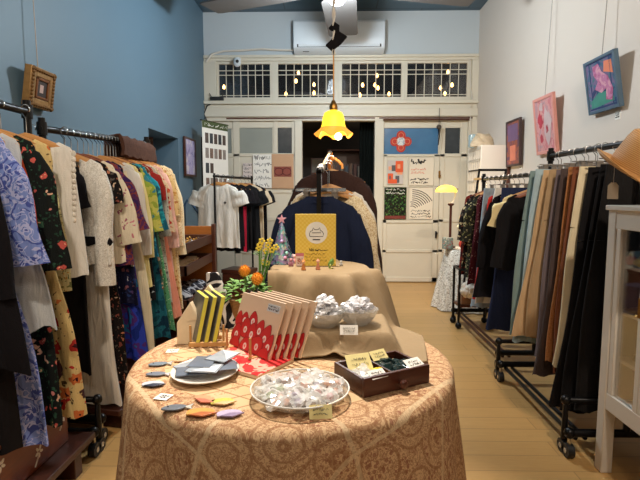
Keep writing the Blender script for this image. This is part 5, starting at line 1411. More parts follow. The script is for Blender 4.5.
# figurines
def figurine(px, py, lab, body, accent, hgt, kind):
    p = up(px, py)
    t = thing('figurine', lab, 'figurine', (p.x, p.y, SZ + .004))
    bm_ = plain(lab + ' glaze', body, .4, 0, .25, 60); am = plain(lab + ' accent', accent, .4)
    k = hgt
    if kind == 'sit':
        MB().lathe([(k * .3, 0), (k * .34, k * .1), (k * .28, k * .45), (k * .14, k * .62)], n=14).build('body', bm_, t)
        MB().ball((0, 0, k * .76), k * .22, 12, 8).ball((-k * .15, 0, k * .95), k * .08, 8, 6).ball((k * .15, 0, k * .95), k * .08, 8, 6).build('head', am, t)
        for s in (-1, 1): MB().tube([(s * k * .22, -k * .1, k * .5), (s * k * .3, -k * .24, k * .3), (s * k * .16, -k * .32, k * .22)], k * .07, 7).build('arm', bm_, t)
    elif kind == 'stand':
        MB().lathe([(k * .22, 0), (k * .24, k * .05), (k * .12, k * .5), (k * .1, k * .62)], n=12).build('robe', bm_, t)
        MB().ball((0, 0, k * .78), k * .17, 10, 8).build('head', am, t)
        MB().lathe([(k * .2, k * .84), (k * .12, k * .92), (k * .02, k * 1.08)], n=10).build('hat', bm_, t)
    elif kind == 'leaf':
        MB().loft([[((.5 * math.sin(PI * f)) * k * .5 * math.cos(a) + k * .35 * (f - .5), k * .12 * math.sin(a) * math.sin(PI * f), k * f) for a in [2 * PI * j / 12 for j in range(12)]] for f in [.04 + .92 * q / 8 for q in range(9)]]).build('body', bm_, t)
        MB().ball((-k * .05, -k * .1, k * .3), k * .1, 8, 6).build('face', am, t)
        MB().lathe([(k * .2, 0), (k * .2, k * .06)], n=12).build('base', am, t)
    elif kind == 'tail':
        MB().lathe([(k * .22, 0), (k * .24, k * .1), (k * .2, k * .4), (k * .12, k * .58)], n=12).build('body', bm_, t)
        MB().ball((-k * .04, -k * .05, k * .68), k * .16, 12, 8).ball((-k * .14, 0, k * .82), k * .06, 7, 5).ball((k * .06, 0, k * .82), k * .06, 7, 5).build('head', bm_, t)
        MB().tube([(k * .2, 0, k * .08), (k * .42, 0, k * .25), (k * .4, 0, k * .55), (k * .24, 0, k * .72), (k * .3, 0, k * .88)], [k * .07, k * .11, k * .13, k * .12, k * .05], 9).build('tail', am, t)
        for s in (-1, 1): MB().tube([(s * k * .14, -k * .1, k * .45), (s * k * .1, -k * .26, k * .36)], k * .06, 7).build('arm', am, t)
    return t
figurine(291, 266, 'small mauve seated figurine next to the sequin cone', S(150, 96, 110), S(190, 130, 140), .034, 'sit')
figurine(303.5, 270, 'small orange standing figurine in front of the pink box', S(206, 130, 70), S(226, 180, 140), .042, 'stand')
figurine(318, 269.5, 'small peach standing figurine, centre front of the raised stand', S(216, 140, 110), S(230, 190, 150), .042, 'stand')
figurine(331, 268.5, 'small green leaf shaped figurine at the front of the raised stand', S(110, 150, 70), S(190, 190, 110), .046, 'leaf')
figurine(326, 264, 'brown animal figurine with a curled tail before the yellow sign', S(150, 104, 64), S(176, 130, 84), .07, 'tail')
figurine(294.5, 263, 'tiny pink figurine between the cone and the pink box', S(220, 150, 160), S(236, 190, 190), .04, 'sit')
figurine(341, 265.5, 'tiny silver grey figurine at the right end of the raised stand', S(170, 166, 160), S(200, 196, 190), .022, 'sit')
p = up(300, 265.5)
b = thing('gift_box', 'small pink and cream box with a picture on the raised stand', 'box', (p.x, p.y, SZ + .004))
MB().b2(-.017, .017, -.012, .012, 0, .055).build('body', plain('cream pink card', S(232, 206, 200), .6), b, bevel=.001)
MB().b2(-.0175, .0175, -.0125, .0125, .042, .056).build('lid', plain('rose lid', S(206, 120, 130), .6), b, bevel=.001)
MB().b2(-.012, .012, -.0128, -.012, .01, .035).build('picture', blotch('small picture print', [S(120, 70, 60), S(220, 190, 170), S(180, 110, 100)], 90), b, smooth=False)

# flowers --------------------------------------------------------------------
pt = thing('flower_basket', 'small brown wicker basket of flowers at the back left of the table', 'basket', (-.335, 1.89, TZ + .001))
wk = NT('wicker'); v_ = wk.coord(); wv = wk.node('ShaderNodeTexWave', {'Vector': v_, 'Scale': 55.0, 'Distortion': 1.0}, bands_direction='Z')
wk.set(wk.mix(wv.outputs['Fac'], S(110, 74, 40), S(176, 130, 76)), .7, 0, wv.outputs['Fac'], .6)
MB().lathe([(.045, 0), (.06, .05), (.07, .11), (.064, .11), (.05, .04)], n=22).build('body', wk.m, pt)
MB().tube([(.066 * math.cos(a), .066 * math.sin(a), .11) for a in [2 * PI * j / 24 for j in range(25)]], .006, 6).build('rim', wk.m, pt)
ora = plain('orange petals', S(240, 160, 50), .8, 0, .25, 120, .8, 160); gre = plain('fresh leaves', S(104, 146, 66), .7, 0, .35, 30); yl = plain('lemon petals', S(236, 206, 70), .7, 0, .15)
def pompom(px, py, Y, lab, r_):
    p = at(px, py, Y=Y)
    f = thing('pompom_flower', lab, 'flower', (p.x, Y, p.z))
    m = MB(); n = 90
    for k in range(n):
        z = 1 - 2 * (k + .5) / n; rr = math.sqrt(1 - z * z); a = k * 2.39996
        d = Vector((rr * math.cos(a), rr * math.sin(a), z)); s = d.cross(Vector((0, .3, 1))).normalized(); u_ = s.cross(d)
        q = d * r_
        m.add([d * r_ * .55, q * .86 + s * r_ * .17, q * 1.04 + u_ * r_ * .05, q * .86 - s * r_ * .17], [(0, 1, 2, 3)])
    m.ball((0, 0, 0), r_ * .8, 12, 8)
    m.build('petals', ora, f, smooth=False)
    e = Vector((-.335 - p.x, 1.89 - Y, .80 - p.z))
    MB().tube([(0, 0, -r_ * .8), e * .5 + Vector((0, 0, -.01)), e], .003, 5).build('stem', gre, f)
pompom(244.5, 271, 1.88, 'orange pompom flower at the left of the wicker basket', .026)
pompom(257, 279, 1.83, 'orange pompom flower at the right of the wicker basket', .027)
m = MB()
def leaf(mb, p, d, L, w, bend=.3):
    d = d.normalized(); s = d.cross(Vector((0, 0, 1))); s = (s if s.length > .1 else Vector((1, 0, 0))).normalized(); nrm = s.cross(d)
    pts = []
    for k in range(6):
        f = k / 5; c_ = p + d * L * f - Vector((0, 0, bend * L * f * f)); ww = w * math.sin(PI * (.08 + .92 * f)) 
        pts += [c_ - s * ww, c_ + nrm * ww * .25, c_ + s * ww]
    fs_ = []
    for k in range(5):
        fs_ += [(k * 3, k * 3 + 1, k * 3 + 4, k * 3 + 3), (k * 3 + 1, k * 3 + 2, k * 3 + 5, k * 3 + 4)]
    mb.add(pts, fs_)
for k in range(110):
    a = rnd.uniform(0, 2 * PI); r_ = .085 * math.sqrt(rnd.random()); hh_ = .11 + .07 * (1 - r_ / .09) + rnd.uniform(0, .03)
    leaf(m, Vector((r_ * math.cos(a), r_ * math.sin(a), hh_)), Vector((math.cos(a), math.sin(a), rnd.uniform(-.2, 1))), rnd.uniform(.025, .05), rnd.uniform(.007, .012))
fo = tag(m.build('foliage', gre, None, loc=(-.335, 1.89, TZ)), 'mass of small green leaves filling the wicker basket', 'leaves', None, 'stuff')
yf = thing('flower_spray', 'spray of small yellow flowers rising behind the wicker basket', 'flowers', (-.29, 1.95, TZ + .05))
Yv = 1.98
heads = [(262, 241), (268, 245), (259, 248), (266, 251), (272, 250), (276, 247), (263, 262), (267, 263), (260, 245), (270, 241)]
for i, (px, py) in enumerate(heads):
    p = at(px, py, Y=Yv) - Vector((-.29, 1.95, TZ + .05))
    f = MB()
    for k in range(5):
        a = k * 2 * PI / 5 + i
        f.ball(tuple(p + Vector((.009 * math.cos(a), -.004, .009 * math.sin(a)))), .0056, 7, 5, (1, .5, 1))
    f.build('blossom', yl, yf)
    MB().tube([(0, 0, 0), (p.x * .3, p.y * .3, p.z * .5), p], .002, 4).build('stem', gre, yf)
m = MB()
for k in range(22):
    f = rnd.uniform(.35, .9); p = at(*heads[k % 10], Y=Yv) - Vector((-.29, 1.95, TZ + .05))
    leaf(m, Vector((p.x * f, p.y * f, p.z * f)), Vector((rnd.uniform(-1, 1), rnd.uniform(-1, .3), .5)), .035, .007)
m.build('leaf_cluster', gre, yf)
# dark pouch with pale leaf pattern
q0 = at(223, 262, Y=1.86)
dp = scroll('dark cloth with pale scrolls', S(36, 34, 38), S(206, 200, 196), 13, .05, .8)
rings = []
for k in range(10):
    f = k / 9; w_ = .055 - .03 * f ** 1.5
    rings.append([(w_ * math.cos(a) + .05 * (.5 - f), (.028 - .018 * f) * math.sin(a) + .01 * f, .215 * f) for a in [2 * PI * j / 18 for j in range(18)]])
tag(MB().loft(rings).build('pouch', dp, None, loc=(-.44, 1.86, TZ + .002)), 'dark tall pouch with pale scroll pattern left of the wicker basket', 'pouch')
# cream paper bags
cp_ = plain('cream woven paper', S(226, 206, 172), .8, 0, .08, 40, .2)
for (px0, px1, pyt, pys, pyb, Y, lab) in ((177, 197, 303, 318, 338, 1.63, 'short cream pointed paper bag standing at the left table edge'), (192, 217, 286, 298, 338, 1.72, 'tall cream pointed paper bag behind the yellow edged books')):
    a, b = at(px0, pyb, Y=Y), at(px1, pyb, Y=Y); zt, zs = at(px0, pyt, Y=Y).z - TZ, at(px0, pys, Y=Y).z - TZ
    w_ = b.x - a.x
    bag = thing('paper_bag', lab, 'paper bag', (a.x, Y, TZ + .001))
    MB().prism([(0, 0), (w_, 0), (w_, zs), (w_ * .68, zt), (0, zs * .8)], (0, 0, 0), (1, .15, 0), (0, 0, 1), (0, .03, 0)).build('body', cp_, bag, bevel=.002)
    MB().prism([(w_ * .5, zt * .55), (w_, zs * .9), (w_ * .68, zt)], (0, -.001, 0), (1, .15, 0), (0, 0, 1), (0, -.001, 0)).build('flap', cp_, bag)

# yellow edged books in a wooden stand --------------------------------------
def tz(px, py, z=TZ + .004): return at(px, py, Z=z)
tan = wood('pale beech', S(206, 160, 100), S(172, 124, 70), 8, 'x', .5)
ws = thing('book_stand', 'small pale wooden peg stand holding the yellow edged books', 'stand', tuple(tz(206, 346)))
wd = Vector((.07, -.13, 0)).normalized(); wp_ = Vector((-wd.y, wd.x, 0))   # book width direction, spacing direction
wp_ = Vector((1, .12, 0)).normalized()
m = MB()
for s in (.0, .085): m.prism([(-.06, 0), (.075, 0), (.075, .016), (-.06, .016)], -wd * s, wp_, (0, 0, 1), tuple(wd * .012))
m.build('base', tan, ws, bevel=.002)
for s in (.006, .079):
    for k in range(5): 
        b_ = -wd * s + wp_ * (-.05 + .028 * k)
        MB().tube([b_ + Vector((0, 0, .014)), b_ + Vector((0, 0, .072))], .0042, 8).build('peg', tan, ws)
blk = plain('dark printed cover', S(112, 110, 98), .4, 0, .5, 30); yed = plain('lime yellow edge', S(206, 200, 70), .5, 0, .08)
bpos = [-.036, -.008, .02]
for k, lab in enumerate(('leftmost yellow edged book in the small pale wooden stand', 'middle yellow edged book in the small pale wooden stand', 'rightmost yellow edged book in the small pale wooden stand')):
    o_ = Vector(ws.location) + wp_ * bpos[k] + Vector((0, 0, .016))
    bk_ = thing('book', lab, 'book', o_)
    lean = wp_ * .034 + Vector((0, 0, .157)); tv = wp_ * .0125
    ux = -wd
    m = MB(); q = [Vector((0, 0, 0)), ux * .13, ux * .13 + lean, lean]
    m.loft([[tuple(v + wd * .012) for v in q], [tuple(v + wd * .012 + tv) for v in q]])
    m.build('pages', yed, bk_, bevel=.001)
    for d_, nm in ((-.0016, 'cover'), (.0125, 'cover')):
        MB().loft([[tuple(v + wd * .009 + wp_ * d_) for v in q], [tuple(v + wd * .009 + wp_ * (d_ + .0016)) for v in q]]).build(nm, blk, bk_)

# mushroom booklets ----------------------------------------------------------
BL, BR, TRc, TLc = tz(228, 347), tz(268, 365), at(286, 303, Z=.905), at(238.5, 300, Z=.905)
bu = (BR - BL); bw = .232; bu.z = 0; bu.normalize()
bv = ((TLc + TRc) / 2 - (BL + BR) / 2); bh = bv.length; bv.normalize()
bn_ = bu.cross(bv).normalized()       # towards the viewer or away
if bn_.y > 0: bn_ = -bn_
cream = plain('cream booklet cover', S(226, 198, 170), .6, 0, .03); dred = plain('dark red print', S(150, 30, 36), .55); redm = plain('scarlet print', S(200, 42, 46), .55, 0, .12); whit = plain('white print', S(238, 226, 220), .6); pinkp = plain('pink print', S(226, 130, 124), .6)
def booklet(k, lab):
    o_ = BL - bn_ * (.006 + .021 * k) + bu * (.012 * k) + Vector((0, 0, .012))
    o_.z = TZ + .016
    t = thing('booklet', lab, 'booklet', o_)
    MB().prism([(0, 0), (bw, 0), (bw, bh), (0, bh)], (0, 0, 0), bu, bv, -bn_ * .006).build('pages', cream, t, bevel=.001)
    petals = [(.12, .30, .055, .17, .1), (.30, .46, .06, .18, -.1), (.47, .40, .055, .17, 0), (.62, .52, .05, .17, .25), (.22, .62, .045, .13, .0), (.42, .66, .05, .15, -.1), (.08, .6, .04, .14, 0), (.78, .42, .055, .22, .35), (.66, .2, .07, .17, .6), (.9, .28, .04, .2, .3), (.4, .12, .06, .13, 0), (.14, .08, .06, .12, 0), (.86, .06, .06, .13, .3)]
    m = MB(); petals = [(a, b, w_ * 2.0, h_ * 1.75, r_) for a, b, w_, h_, r_ in sorted(petals, key=lambda q: -q[1])]
    for i, (a, b, w_, h_, r_) in enumerate(petals):
        pts = []
        for j in range(20):
            an = 2 * PI * j / 20; x = w_ * bw * 2.1 * .5 * math.cos(an) * (1 - .35 * math.sin(an)); y = h_ * bh * .62 * math.sin(an)
            x, y = x * math.cos(-r_) - y * math.sin(-r_), x * math.sin(-r_) + y * math.cos(-r_)
            pts.append((min(bw, max(0, a * bw + x)), min(bh, max(0, b * bh * .86 + y))))
        m.cur = 3; m.prism(pts, bn_ * (.0004 + .0003 * i), bu, bv, bn_ * .00015)
        cc_ = (sum(q[0] for q in pts) / 20, sum(q[1] for q in pts) / 20)
        m.cur = 0; m.prism([(q[0] + (cc_[0] - q[0]) * .08, q[1] + (cc_[1] - q[1]) * .06) for q in pts], bn_ * (.00055 + .0003 * i), bu, bv, bn_ * .0001)
        cx_, cy_ = a * bw, b * bh * .86 - h_ * bh * .12
        if 0.02 < cx_ < bw - .02 and .01 < cy_:
            m.cur = 1; m.prism([(cx_ + .0095 * math.cos(q), cy_ + .012 * math.sin(q)) for q in [2 * PI * j / 14 for j in range(14)]], bn_ * (.0007 + .0003 * i), bu, bv, bn_ * .00008)
            m.cur = 2; m.prism([(cx_ + .004 * math.cos(q), cy_ + .0055 * math.sin(q)) for q in [2 * PI * j / 10 for j in range(10)]], bn_ * (.00078 + .0003 * i), bu, bv, bn_ * .00008)
    m.build('red_print', [redm, whit, pinkp, dred], t, smooth=False)
    if k == 0:
        MB().prism([(.66 * bw, .80 * bh), (.93 * bw, .80 * bh), (.93 * bw, .93 * bh), (.66 * bw, .93 * bh)], bn_ * .0006, bu, bv, bn_ * .0005).build('price_label', plain('pale blue label', S(210, 212, 216), .6), t, smooth=False)
        strokes(MB(), tuple(bn_ * .001 + bu * .67 * bw + bv * .82 * bh), tuple(bu), tuple(bv), tuple(bn_), .25 * bw, .1 * bh, 2, 77, .0008).build('lettering', M['ink'], t)
for k, lab in enumerate(('front cream booklet with red petals and a small pale label', 'second cream booklet with red petals counted from the front one', 'third cream booklet with red petals counted from the front one', 'fourth cream booklet with red petals counted from the front one', 'rearmost cream booklet with red petals, nearest the tan cloth')):
    booklet(k, lab)
bs = thing('book_stand', 'pale wooden peg stand holding the red petalled booklets', 'stand', (BL.x, BL.y, TZ + .003))
m = MB()
for s in (.03, .17): m.prism([(-.02, 0), (.012, 0), (.012, .012), (-.02, .012)], tuple(bu * s - Vector((0, 0, 0))), tuple(-Vector((bn_.x, bn_.y, 0)).normalized() * -1), (0, 0, 1), tuple(bu * .012)) if False else m.box(tuple(bu * s + Vector((bn_.x, bn_.y, 0)).normalized() * -.055 + Vector((0, 0, .007))), (.012, .17, .012), (0, 0, math.atan2(bn_.y, bn_.x) + PI / 2))
m.build('base', tan, bs, bevel=.002)
bf = Vector((bn_.x, bn_.y, 0)).normalized()
for s in (.03, .17):
    MB().tube([bu * s + bf * .022 + Vector((0, 0, .01)), bu * s + bf * .022 + Vector((0, 0, .075))], .0042, 8).build('peg', tan, bs)
# red booklet lying flat
fl = [tz(217, 357, TZ + .003), tz(241, 371, TZ + .003), tz(258, 379, TZ + .003), tz(294, 361, TZ + .003)]
fc_ = fl[2]; fu = (fl[3] - fl[2]); fu.z = 0; fw_ = (fl[0] - fl[2]); fw_.z = 0
t = thing('booklet', 'red and cream booklet lying flat beneath the standing booklets', 'booklet', (fc_.x, fc_.y, TZ + .001))
un_ = fu.normalized(); vn_ = (fw_ - un_ * fw_.dot(un_)).normalized()
MB().prism([(0, 0), (fu.length, 0), (fu.length, fw_.length), (0, fw_.length)], (0, 0, .0), un_, vn_, (0, 0, .01)).build('pages', cream, t, bevel=.001)
MB().prism([(0, 0), (fu.length, 0), (fu.length, fw_.length), (0, fw_.length)], (0, 0, .0102), un_, vn_, (0, 0, .001)).build('cover', blotch('red and pink cover print', [S(200, 46, 50), S(214, 60, 60), S(230, 170, 150), S(206, 70, 66)], 14), t)

# plate of sachets ------------------------------------------------------------
pc_ = tz(205.5, 374); PR = .102
pl_ = thing('plate', 'white oval plate holding dark foil sachets on the left of the table', 'plate', (pc_.x, pc_.y, TZ + .001))
MB().lathe([(.001, .002), (.055, .002), (.06, 0), (.064, .003), (.09, .012), (.103, .016), (.104, .019), (.1, .0195), (.088, .0155), (.06, .0075), (.001, .0065)], n=48, sx=.93, sy=1.05, cap0=True).build('dish', plain('white porcelain', S(226, 222, 216), .2, 0, .02), pl_)
foil = plain('grey blue foil', S(176, 184, 194), .25, .15, .3, 24); foil2 = plain('charcoal sachet', S(116, 124, 138), .25, .1, .25, 20)
sl_ = [(-.045, .02, .2, 0), (-.03, -.03, -.35, 1), (.0, .04, .5, 1), (.03, .02, .1, 0), (.05, -.02, -.3, 1), (.01, -.045, -.7, 0), (-.005, -.005, .9, 1), (.045, .035, .6, 0)]
for i, (dx, dy, r_, k) in enumerate(sl_):
    s_ = thing('sachet', ('grey blue foil sachet lying on the white oval plate', 'charcoal sachet with a pale stripe on the white oval plate')[k], 'sachet', (pc_.x + dx, pc_.y + dy, TZ + .0215 + .0035 * i), r_ + .6, ('grey blue foil sachets on the plate', 'charcoal sachets on the plate')[k])
    MB().loft([[(x * w_, y * w_, z) for x, y in ((-.045, -.034), (.045, -.034), (.045, .034), (-.045, .034))] for z, w_ in ((-.001, .97), (.0, 1.0), (.001, 1.0), (.0025, .8))]).build('pack', (foil, foil2)[k], s_)
    if k: MB().b2(-.03, .032, .016, .022, .0012, .0019).build('stripe', plain('pale stripe', S(196, 200, 206), .3), s_, smooth=False)
    else: MB().prism([(-.03, -.03), (.04, -.034), (.042, .03), (.01, .0)], (0, 0, .0026), (1, 0, 0), (0, 1, 0), (0, 0, .0004)).build('painted_highlight', plain('foil highlight paint', S(216, 220, 226), .3), s_, smooth=False)  # pale triangle paints a white highlight onto the foil
    MB().b2(-.045, -.041, -.034, .034, -.0008, .0012).build('crimp', M['chrome'], s_, smooth=False)

# glass dish of wrapped sweets -------------------------------------------------
gc = tz(300, 396.5); GR = .128
gd = thing('glass_dish', 'large round clear glass dish of wrapped sweets at the front of the table', 'dish', (gc.x, gc.y, TZ + .001))
glassd = pane('dish glass', (.97, .96, .93, 1), .12, .05, .12, S(236, 228, 214))
MB().lathe([(.06, 0), (.09, 0), (.115, .012), (.127, .026), (.129, .029), (.125, .029), (.112, .015), (.088, .004), (.001, .004)], n=56).build('bowl', glassd, gd)
MB().tube([(.127 * math.cos(a), .127 * math.sin(a), .0285) for a in [2 * PI * j / 60 for j in range(61)]], .0022, 6).build('rim', plain('pale glass rim', S(236, 232, 224), .15), gd)
cel = pane('crinkled cellophane', (1, 1, 1, 1), .10, .2, .4, S(250, 248, 244))
sw_cols = {'orange': S(226, 130, 60), 'green': S(140, 170, 70), 'pink': S(206, 110, 120), 'white': S(236, 230, 220), 'brown': S(130, 80, 60), 'lilac': S(180, 160, 200)}
swm = {k: plain(k + ' sweet', c, .5) for k, c in sw_cols.items()}
pk_mesh = []
for v in range(4):
    r = random.Random(50 + v); bm_ = bmesh.new(); bmesh.ops.create_icosphere(bm_, subdivisions=2, radius=.021)
    for vv in bm_.verts:
        f = r.uniform(.62, 1.3); vv.co = Vector((vv.co.x * f * 1.15, vv.co.y * f * .9, vv.co.z * f * .62))
    me = bpy.data.meshes.new('sweet_wrapper'); bm_.to_mesh(me); bm_.free(); me.materials.append(cel); pk_mesh.append(me)
core = MB().ball((0, 0, 0), .0095, 10, 7, (1.2, 1, .8)); 
core_me = {}
for k in swm:
    q = core.build('sweet', swm[k]); core_me[k] = q.data; bpy.data.objects.remove(q)
def packet(loc, colr, lab, group, r, big=1.0):
    w_ = bpy.data.objects.new('wrapped_sweet', pk_mesh[r.randrange(4)]); COL.objects.link(w_)
    w_.location = loc; w_.rotation_euler = (r.uniform(-.5, .5), r.uniform(-.5, .5), r.uniform(0, 6.3)); w_.scale = (big,) * 3
    tag(w_, lab, 'sweet', group)
    s_ = bpy.data.objects.new('sweet', core_me[colr]); COL.objects.link(s_); s_.parent = w_
    return w_
r = random.Random(5); keys = list(swm)
for i in range(46):
    a = i * 2.39996; rr = .105 * math.sqrt((i + .5) / 46)
    colr = keys[(i * 5 + i // 7) % 6]
    packet((gc.x + rr * math.cos(a), gc.y + rr * math.sin(a), TZ + .022 + .005 * (1 - (rr / .11) ** 2) + (.008 if i % 3 == 0 else 0)), colr,
           'clear wrapped %s sweet in the large round glass dish' % colr, '%s sweets in the large glass dish' % colr, r)
def card(loc, w_, h_, lab, mat, rz=0, tilt=.0, name='price_card', seed=1, fold=False):
    t = thing(name, lab, 'card', loc, rz)
    n_ = Vector((0, -math.cos(tilt), math.sin(tilt))); v = Vector((0, math.sin(tilt), math.cos(tilt)))
    MB().prism([(-w_ / 2, 0), (w_ / 2, 0), (w_ / 2, h_), (-w_ / 2, h_)], (0, 0, 0), (1, 0, 0), v, -n_ * .0009).build('card', mat, t, smooth=False)
    strokes(MB(), tuple(Vector((-w_ * .38, 0, 0)) + v * h_ * .2), (1, 0, 0), tuple(v), tuple(n_), w_ * .76, h_ * .6, 2, seed, .0007).build('lettering', plain('grey ink', S(110, 104, 92), .8), t)
    return t
p = tz(321, 421, TZ + .003)
card((p.x, gc.y - .128, TZ + .006), .054, .032, 'pale yellow card leaning on the front of the large glass dish', M['cream_card'], .12, .55, seed=81)

# bowls -----------------------------------------------------------------------
bowlglass = pane('cut glass', (.97, .97, .96, 1), .2, .08, .2, S(232, 228, 220))
zb_ = TZ + .007 + .066 + .0035
silv = {'white': S(216, 214, 214), 'silver': S(160, 160, 164), 'orange': S(210, 140, 80)}
cel2 = pane('silver cellophane', (1, 1, 1, 1), .16, .2, .66, S(236, 236, 240))
pk2 = []
for me in pk_mesh:
    m2 = me.copy(); m2.materials[0] = cel2; pk2.append(m2)
for (px, py, lab, place, mode) in ((325, 326, 'left cut glass bowl heaped with white wrapped sweets on the tan cloth', 'left', 0), (357.5, 324, 'right cut glass bowl heaped with silver wrapped sweets on the tan cloth', 'right', 1)):
    p = at(px, py, Z=zb_)
    t = thing('glass_bowl', lab, 'bowl', (p.x, p.y, zb_))
    rings = []
    for z, rr in ((0, .034), (.004, .038), (.02, .053), (.042, .066), (.054, .072), (.0555, .0715), (.042, .063), (.02, .05), (.006, .034), (.005, .001)):
        rings.append([(rr * (1 + .025 * (1 if j % 2 else -1) * (rr > .02)) * math.cos(2 * PI * j / 40), rr * (1 + .025 * (1 if j % 2 else -1) * (rr > .02)) * math.sin(2 * PI * j / 40), z) for j in range(40)])
    MB().loft(rings, True, True).build('bowl', bowlglass, t, ang=.2)
    for i in range(26):
        a = i * 2.39996; f = (i + .5) / 26
        rr = .046 * math.sqrt(f) if i > 5 else .02; zz = .026 + .068 * (1 - f) + (.004 if i % 2 else 0)
        if zz < .04: rr *= .72
        if mode: zz = .03 + .055 * (1 - f * .6)
        colr = 'white' if mode == 0 else ('orange' if i % 7 == 2 else 'lilac')
        nm = {'white': 'white', 'orange': 'amber', 'lilac': 'silver'}[colr]
        w_ = packet((p.x + rr * math.cos(a), p.y + rr * math.sin(a), zb_ + zz), colr, 'shiny %s wrapped sweet heaped in the %s cut glass bowl' % (nm, place), '%s sweets in the %s glass bowl' % (nm, place), r, .78)
        w_.data = pk2[i % 4]
p = at(349, 335, Z=zb_ - .001)
card((p.x, p.y, zb_ - .0005), .058, .032, 'white card in front of the two cut glass bowls', M['paper'], 0, .5, seed=83)

# wooden drawer box -------------------------------------------------------------
A_, B_, C_ = tz(364, 397, TZ + .005), tz(429.5, 381, TZ + .005), tz(335, 377, TZ + .005)
du = (B_ - A_); du.z = 0; dl = du.length; du.normalize(); dv = Vector((-du.y, du.x, 0)); dd = (C_ - A_).dot(dv)
ang_ = math.atan2(du.y, du.x)
bx_ = thing('drawer_box', 'dark wooden drawer with a round knob standing on the right of the table', 'drawer', (A_.x, A_.y, TZ + .001), ang_)
DH = .052; tk = .009
MB().b2(0, dl, 0, tk * 1.3, 0, DH).build('front', M['dark_wood'], bx_, bevel=.002)
m = MB().b2(0, tk, tk * 1.3, dd, 0, DH - .003).b2(dl - tk, dl, tk * 1.3, dd, 0, DH - .003).b2(tk, dl - tk, dd - tk, dd, 0, DH - .003)
m.build('side_walls', M['dark_wood'], bx_, bevel=.0015)
MB().b2(tk, dl - tk, tk * 1.3, dd - tk, .002, .007).build('bottom', M['dark_wood'], bx_, smooth=False)
MB().b2(dl * .47, dl * .47 + .005, tk * 1.3, dd - tk, .007, DH - .008).build('divider', M['dark_wood'], bx_, smooth=False)
kn_ = MB().lathe([(.006, 0), (.005, .008), (.011, .014), (.013, .02), (.009, .026), (.001, .027)], n=16)
kn_ = kn_.build('knob', M['dark_wood'], bx_, loc=(dl * .52, 0, DH * .42), rot=(PI / 2, 0, 0))
def inb(u, v, z): return Vector((A_.x, A_.y, 0)) + du * u + dv * v + Vector((0, 0, TZ + .001 + z))
pm_ = {'dark green': plain('dark green packet', S(30, 50, 50), .2, .2, .4, 30), 'bright yellow': plain('bright yellow packet', S(226, 196, 40), .3), 'clear white': cel}
pk3 = {}
for nm in pm_:
    me = pk_mesh[1].copy(); me.materials[0] = pm_[nm]; pk3[nm] = me
def inpk(u, v, z, nm, s=1.0):
    o_ = bpy.data.objects.new('packet', pk3[nm]); COL.objects.link(o_); o_.location = inb(u, v, z); o_.rotation_euler = (r.uniform(-.4, .4), r.uniform(-.4, .4), r.uniform(0, 6)); o_.scale = (s, s, s)
    tag(o_, '%s packet lying in the dark wooden drawer' % nm, 'packet', '%s packets in the drawer' % nm)
for k in range(9): inpk(dl * .56 + (k % 3) * dl * .14, dd * .28 + (k // 3) * dd * .24, .024 + .008 * (k % 2), 'dark green', 1.05)
for k in range(6): inpk(dl * .14 + (k % 2) * dl * .12, dd * .25 + (k // 2) * dd * .2, .026 + .007 * (k % 2), 'clear white', 1.0)
for k in range(3): inpk(dl * .38, dd * .25 + k * dd * .13, .028 + .006 * (k % 2), 'bright yellow', .85)
p = inb(dl * .25, dd * .62, .034); card(tuple(p), .075, .05, 'larger pale yellow card standing in the left half of the dark drawer', M['cream_card'], ang_ - .15, .75, seed=91)
p = inb(dl * .66, dd * .82, .04); card(tuple(p), .058, .032, 'smaller pale yellow card standing in the right half of the dark drawer', M['cream_card'], ang_ + .1, .8, seed=92)
p = inb(dl * .23, -.002, DH - .006); card(tuple(p), .052, .03, 'white card on the front left rim of the dark drawer', M['paper'], ang_ + .05, 1.1, seed=93)
p = inb(dl * .82, .004, DH - .002); card(tuple(p), .058, .034, 'white card on the front right rim of the dark drawer', M['paper'], ang_ + .1, 1.1, seed=94)

# small brooches and tags on the cloth -----------------------------------------
def brooch(px, py, c1, c2, lab, rz, kind, s=1.0):
    s *= 1.15
    p = tz(px, py, TZ + .002)
    t = thing('brooch', lab, 'brooch', (p.x, p.y, TZ + .0035), rz)
    m1 = plain(lab + ' enamel', c1, .3, 0, .3, 60); m2 = plain(lab + ' enamel two', c2, .3, 0, .3, 60)
    if kind == 'fan':
        pts = [(-.026, -.004)] + [(.03 * math.cos(q) * .9 - .002, .018 * math.sin(q) + .004) for q in [(-.4 + 3.2 * j / 10) for j in range(11)]]
        MB().prism([(x * s, y * s) for x, y in pts], (0, 0, 0), (1, 0, 0), (0, 1, 0), (0, 0, .004)).build('wing', m1, t, bevel=.001)
        MB().prism([(.03 * s, .0), (.004 * s, -.014 * s), (-.02 * s, -.006 * s), (.0, .004 * s)], (0, 0, .0012), (1, 0, 0), (0, 1, 0), (0, 0, .004)).build('edge', m2, t, bevel=.0008)
    else:
        MB().prism([(.024 * s * math.cos(q) * (1 + .15 * math.sin(2 * q)), .013 * s * math.sin(q)) for q in [2 * PI * j / 16 for j in range(16)]], (0, 0, 0), (1, 0, 0), (0, 1, 0), (0, 0, .004)).build('body', m1, t, bevel=.001)
        MB().prism([(-.02 * s, 0), (-.038 * s, .014 * s), (-.034 * s, 0), (-.038 * s, -.013 * s)], (0, 0, .0005), (-1, 0, 0), (0, 1, 0), (0, 0, .003)).build('tail', m2, t, bevel=.0006)
        MB().ball((-.012 * s, .002, .0045), .002, 6, 4).build('eye', M['ink'], t)
brooch(158, 365, S(120, 134, 146), S(190, 192, 190), 'blue grey brooch furthest up the left edge of the table', .2, 'fish')
brooch(156, 375, S(120, 126, 140), S(206, 196, 200), 'grey brooch with a pale pink tail at the left table edge', 0, 'fish')
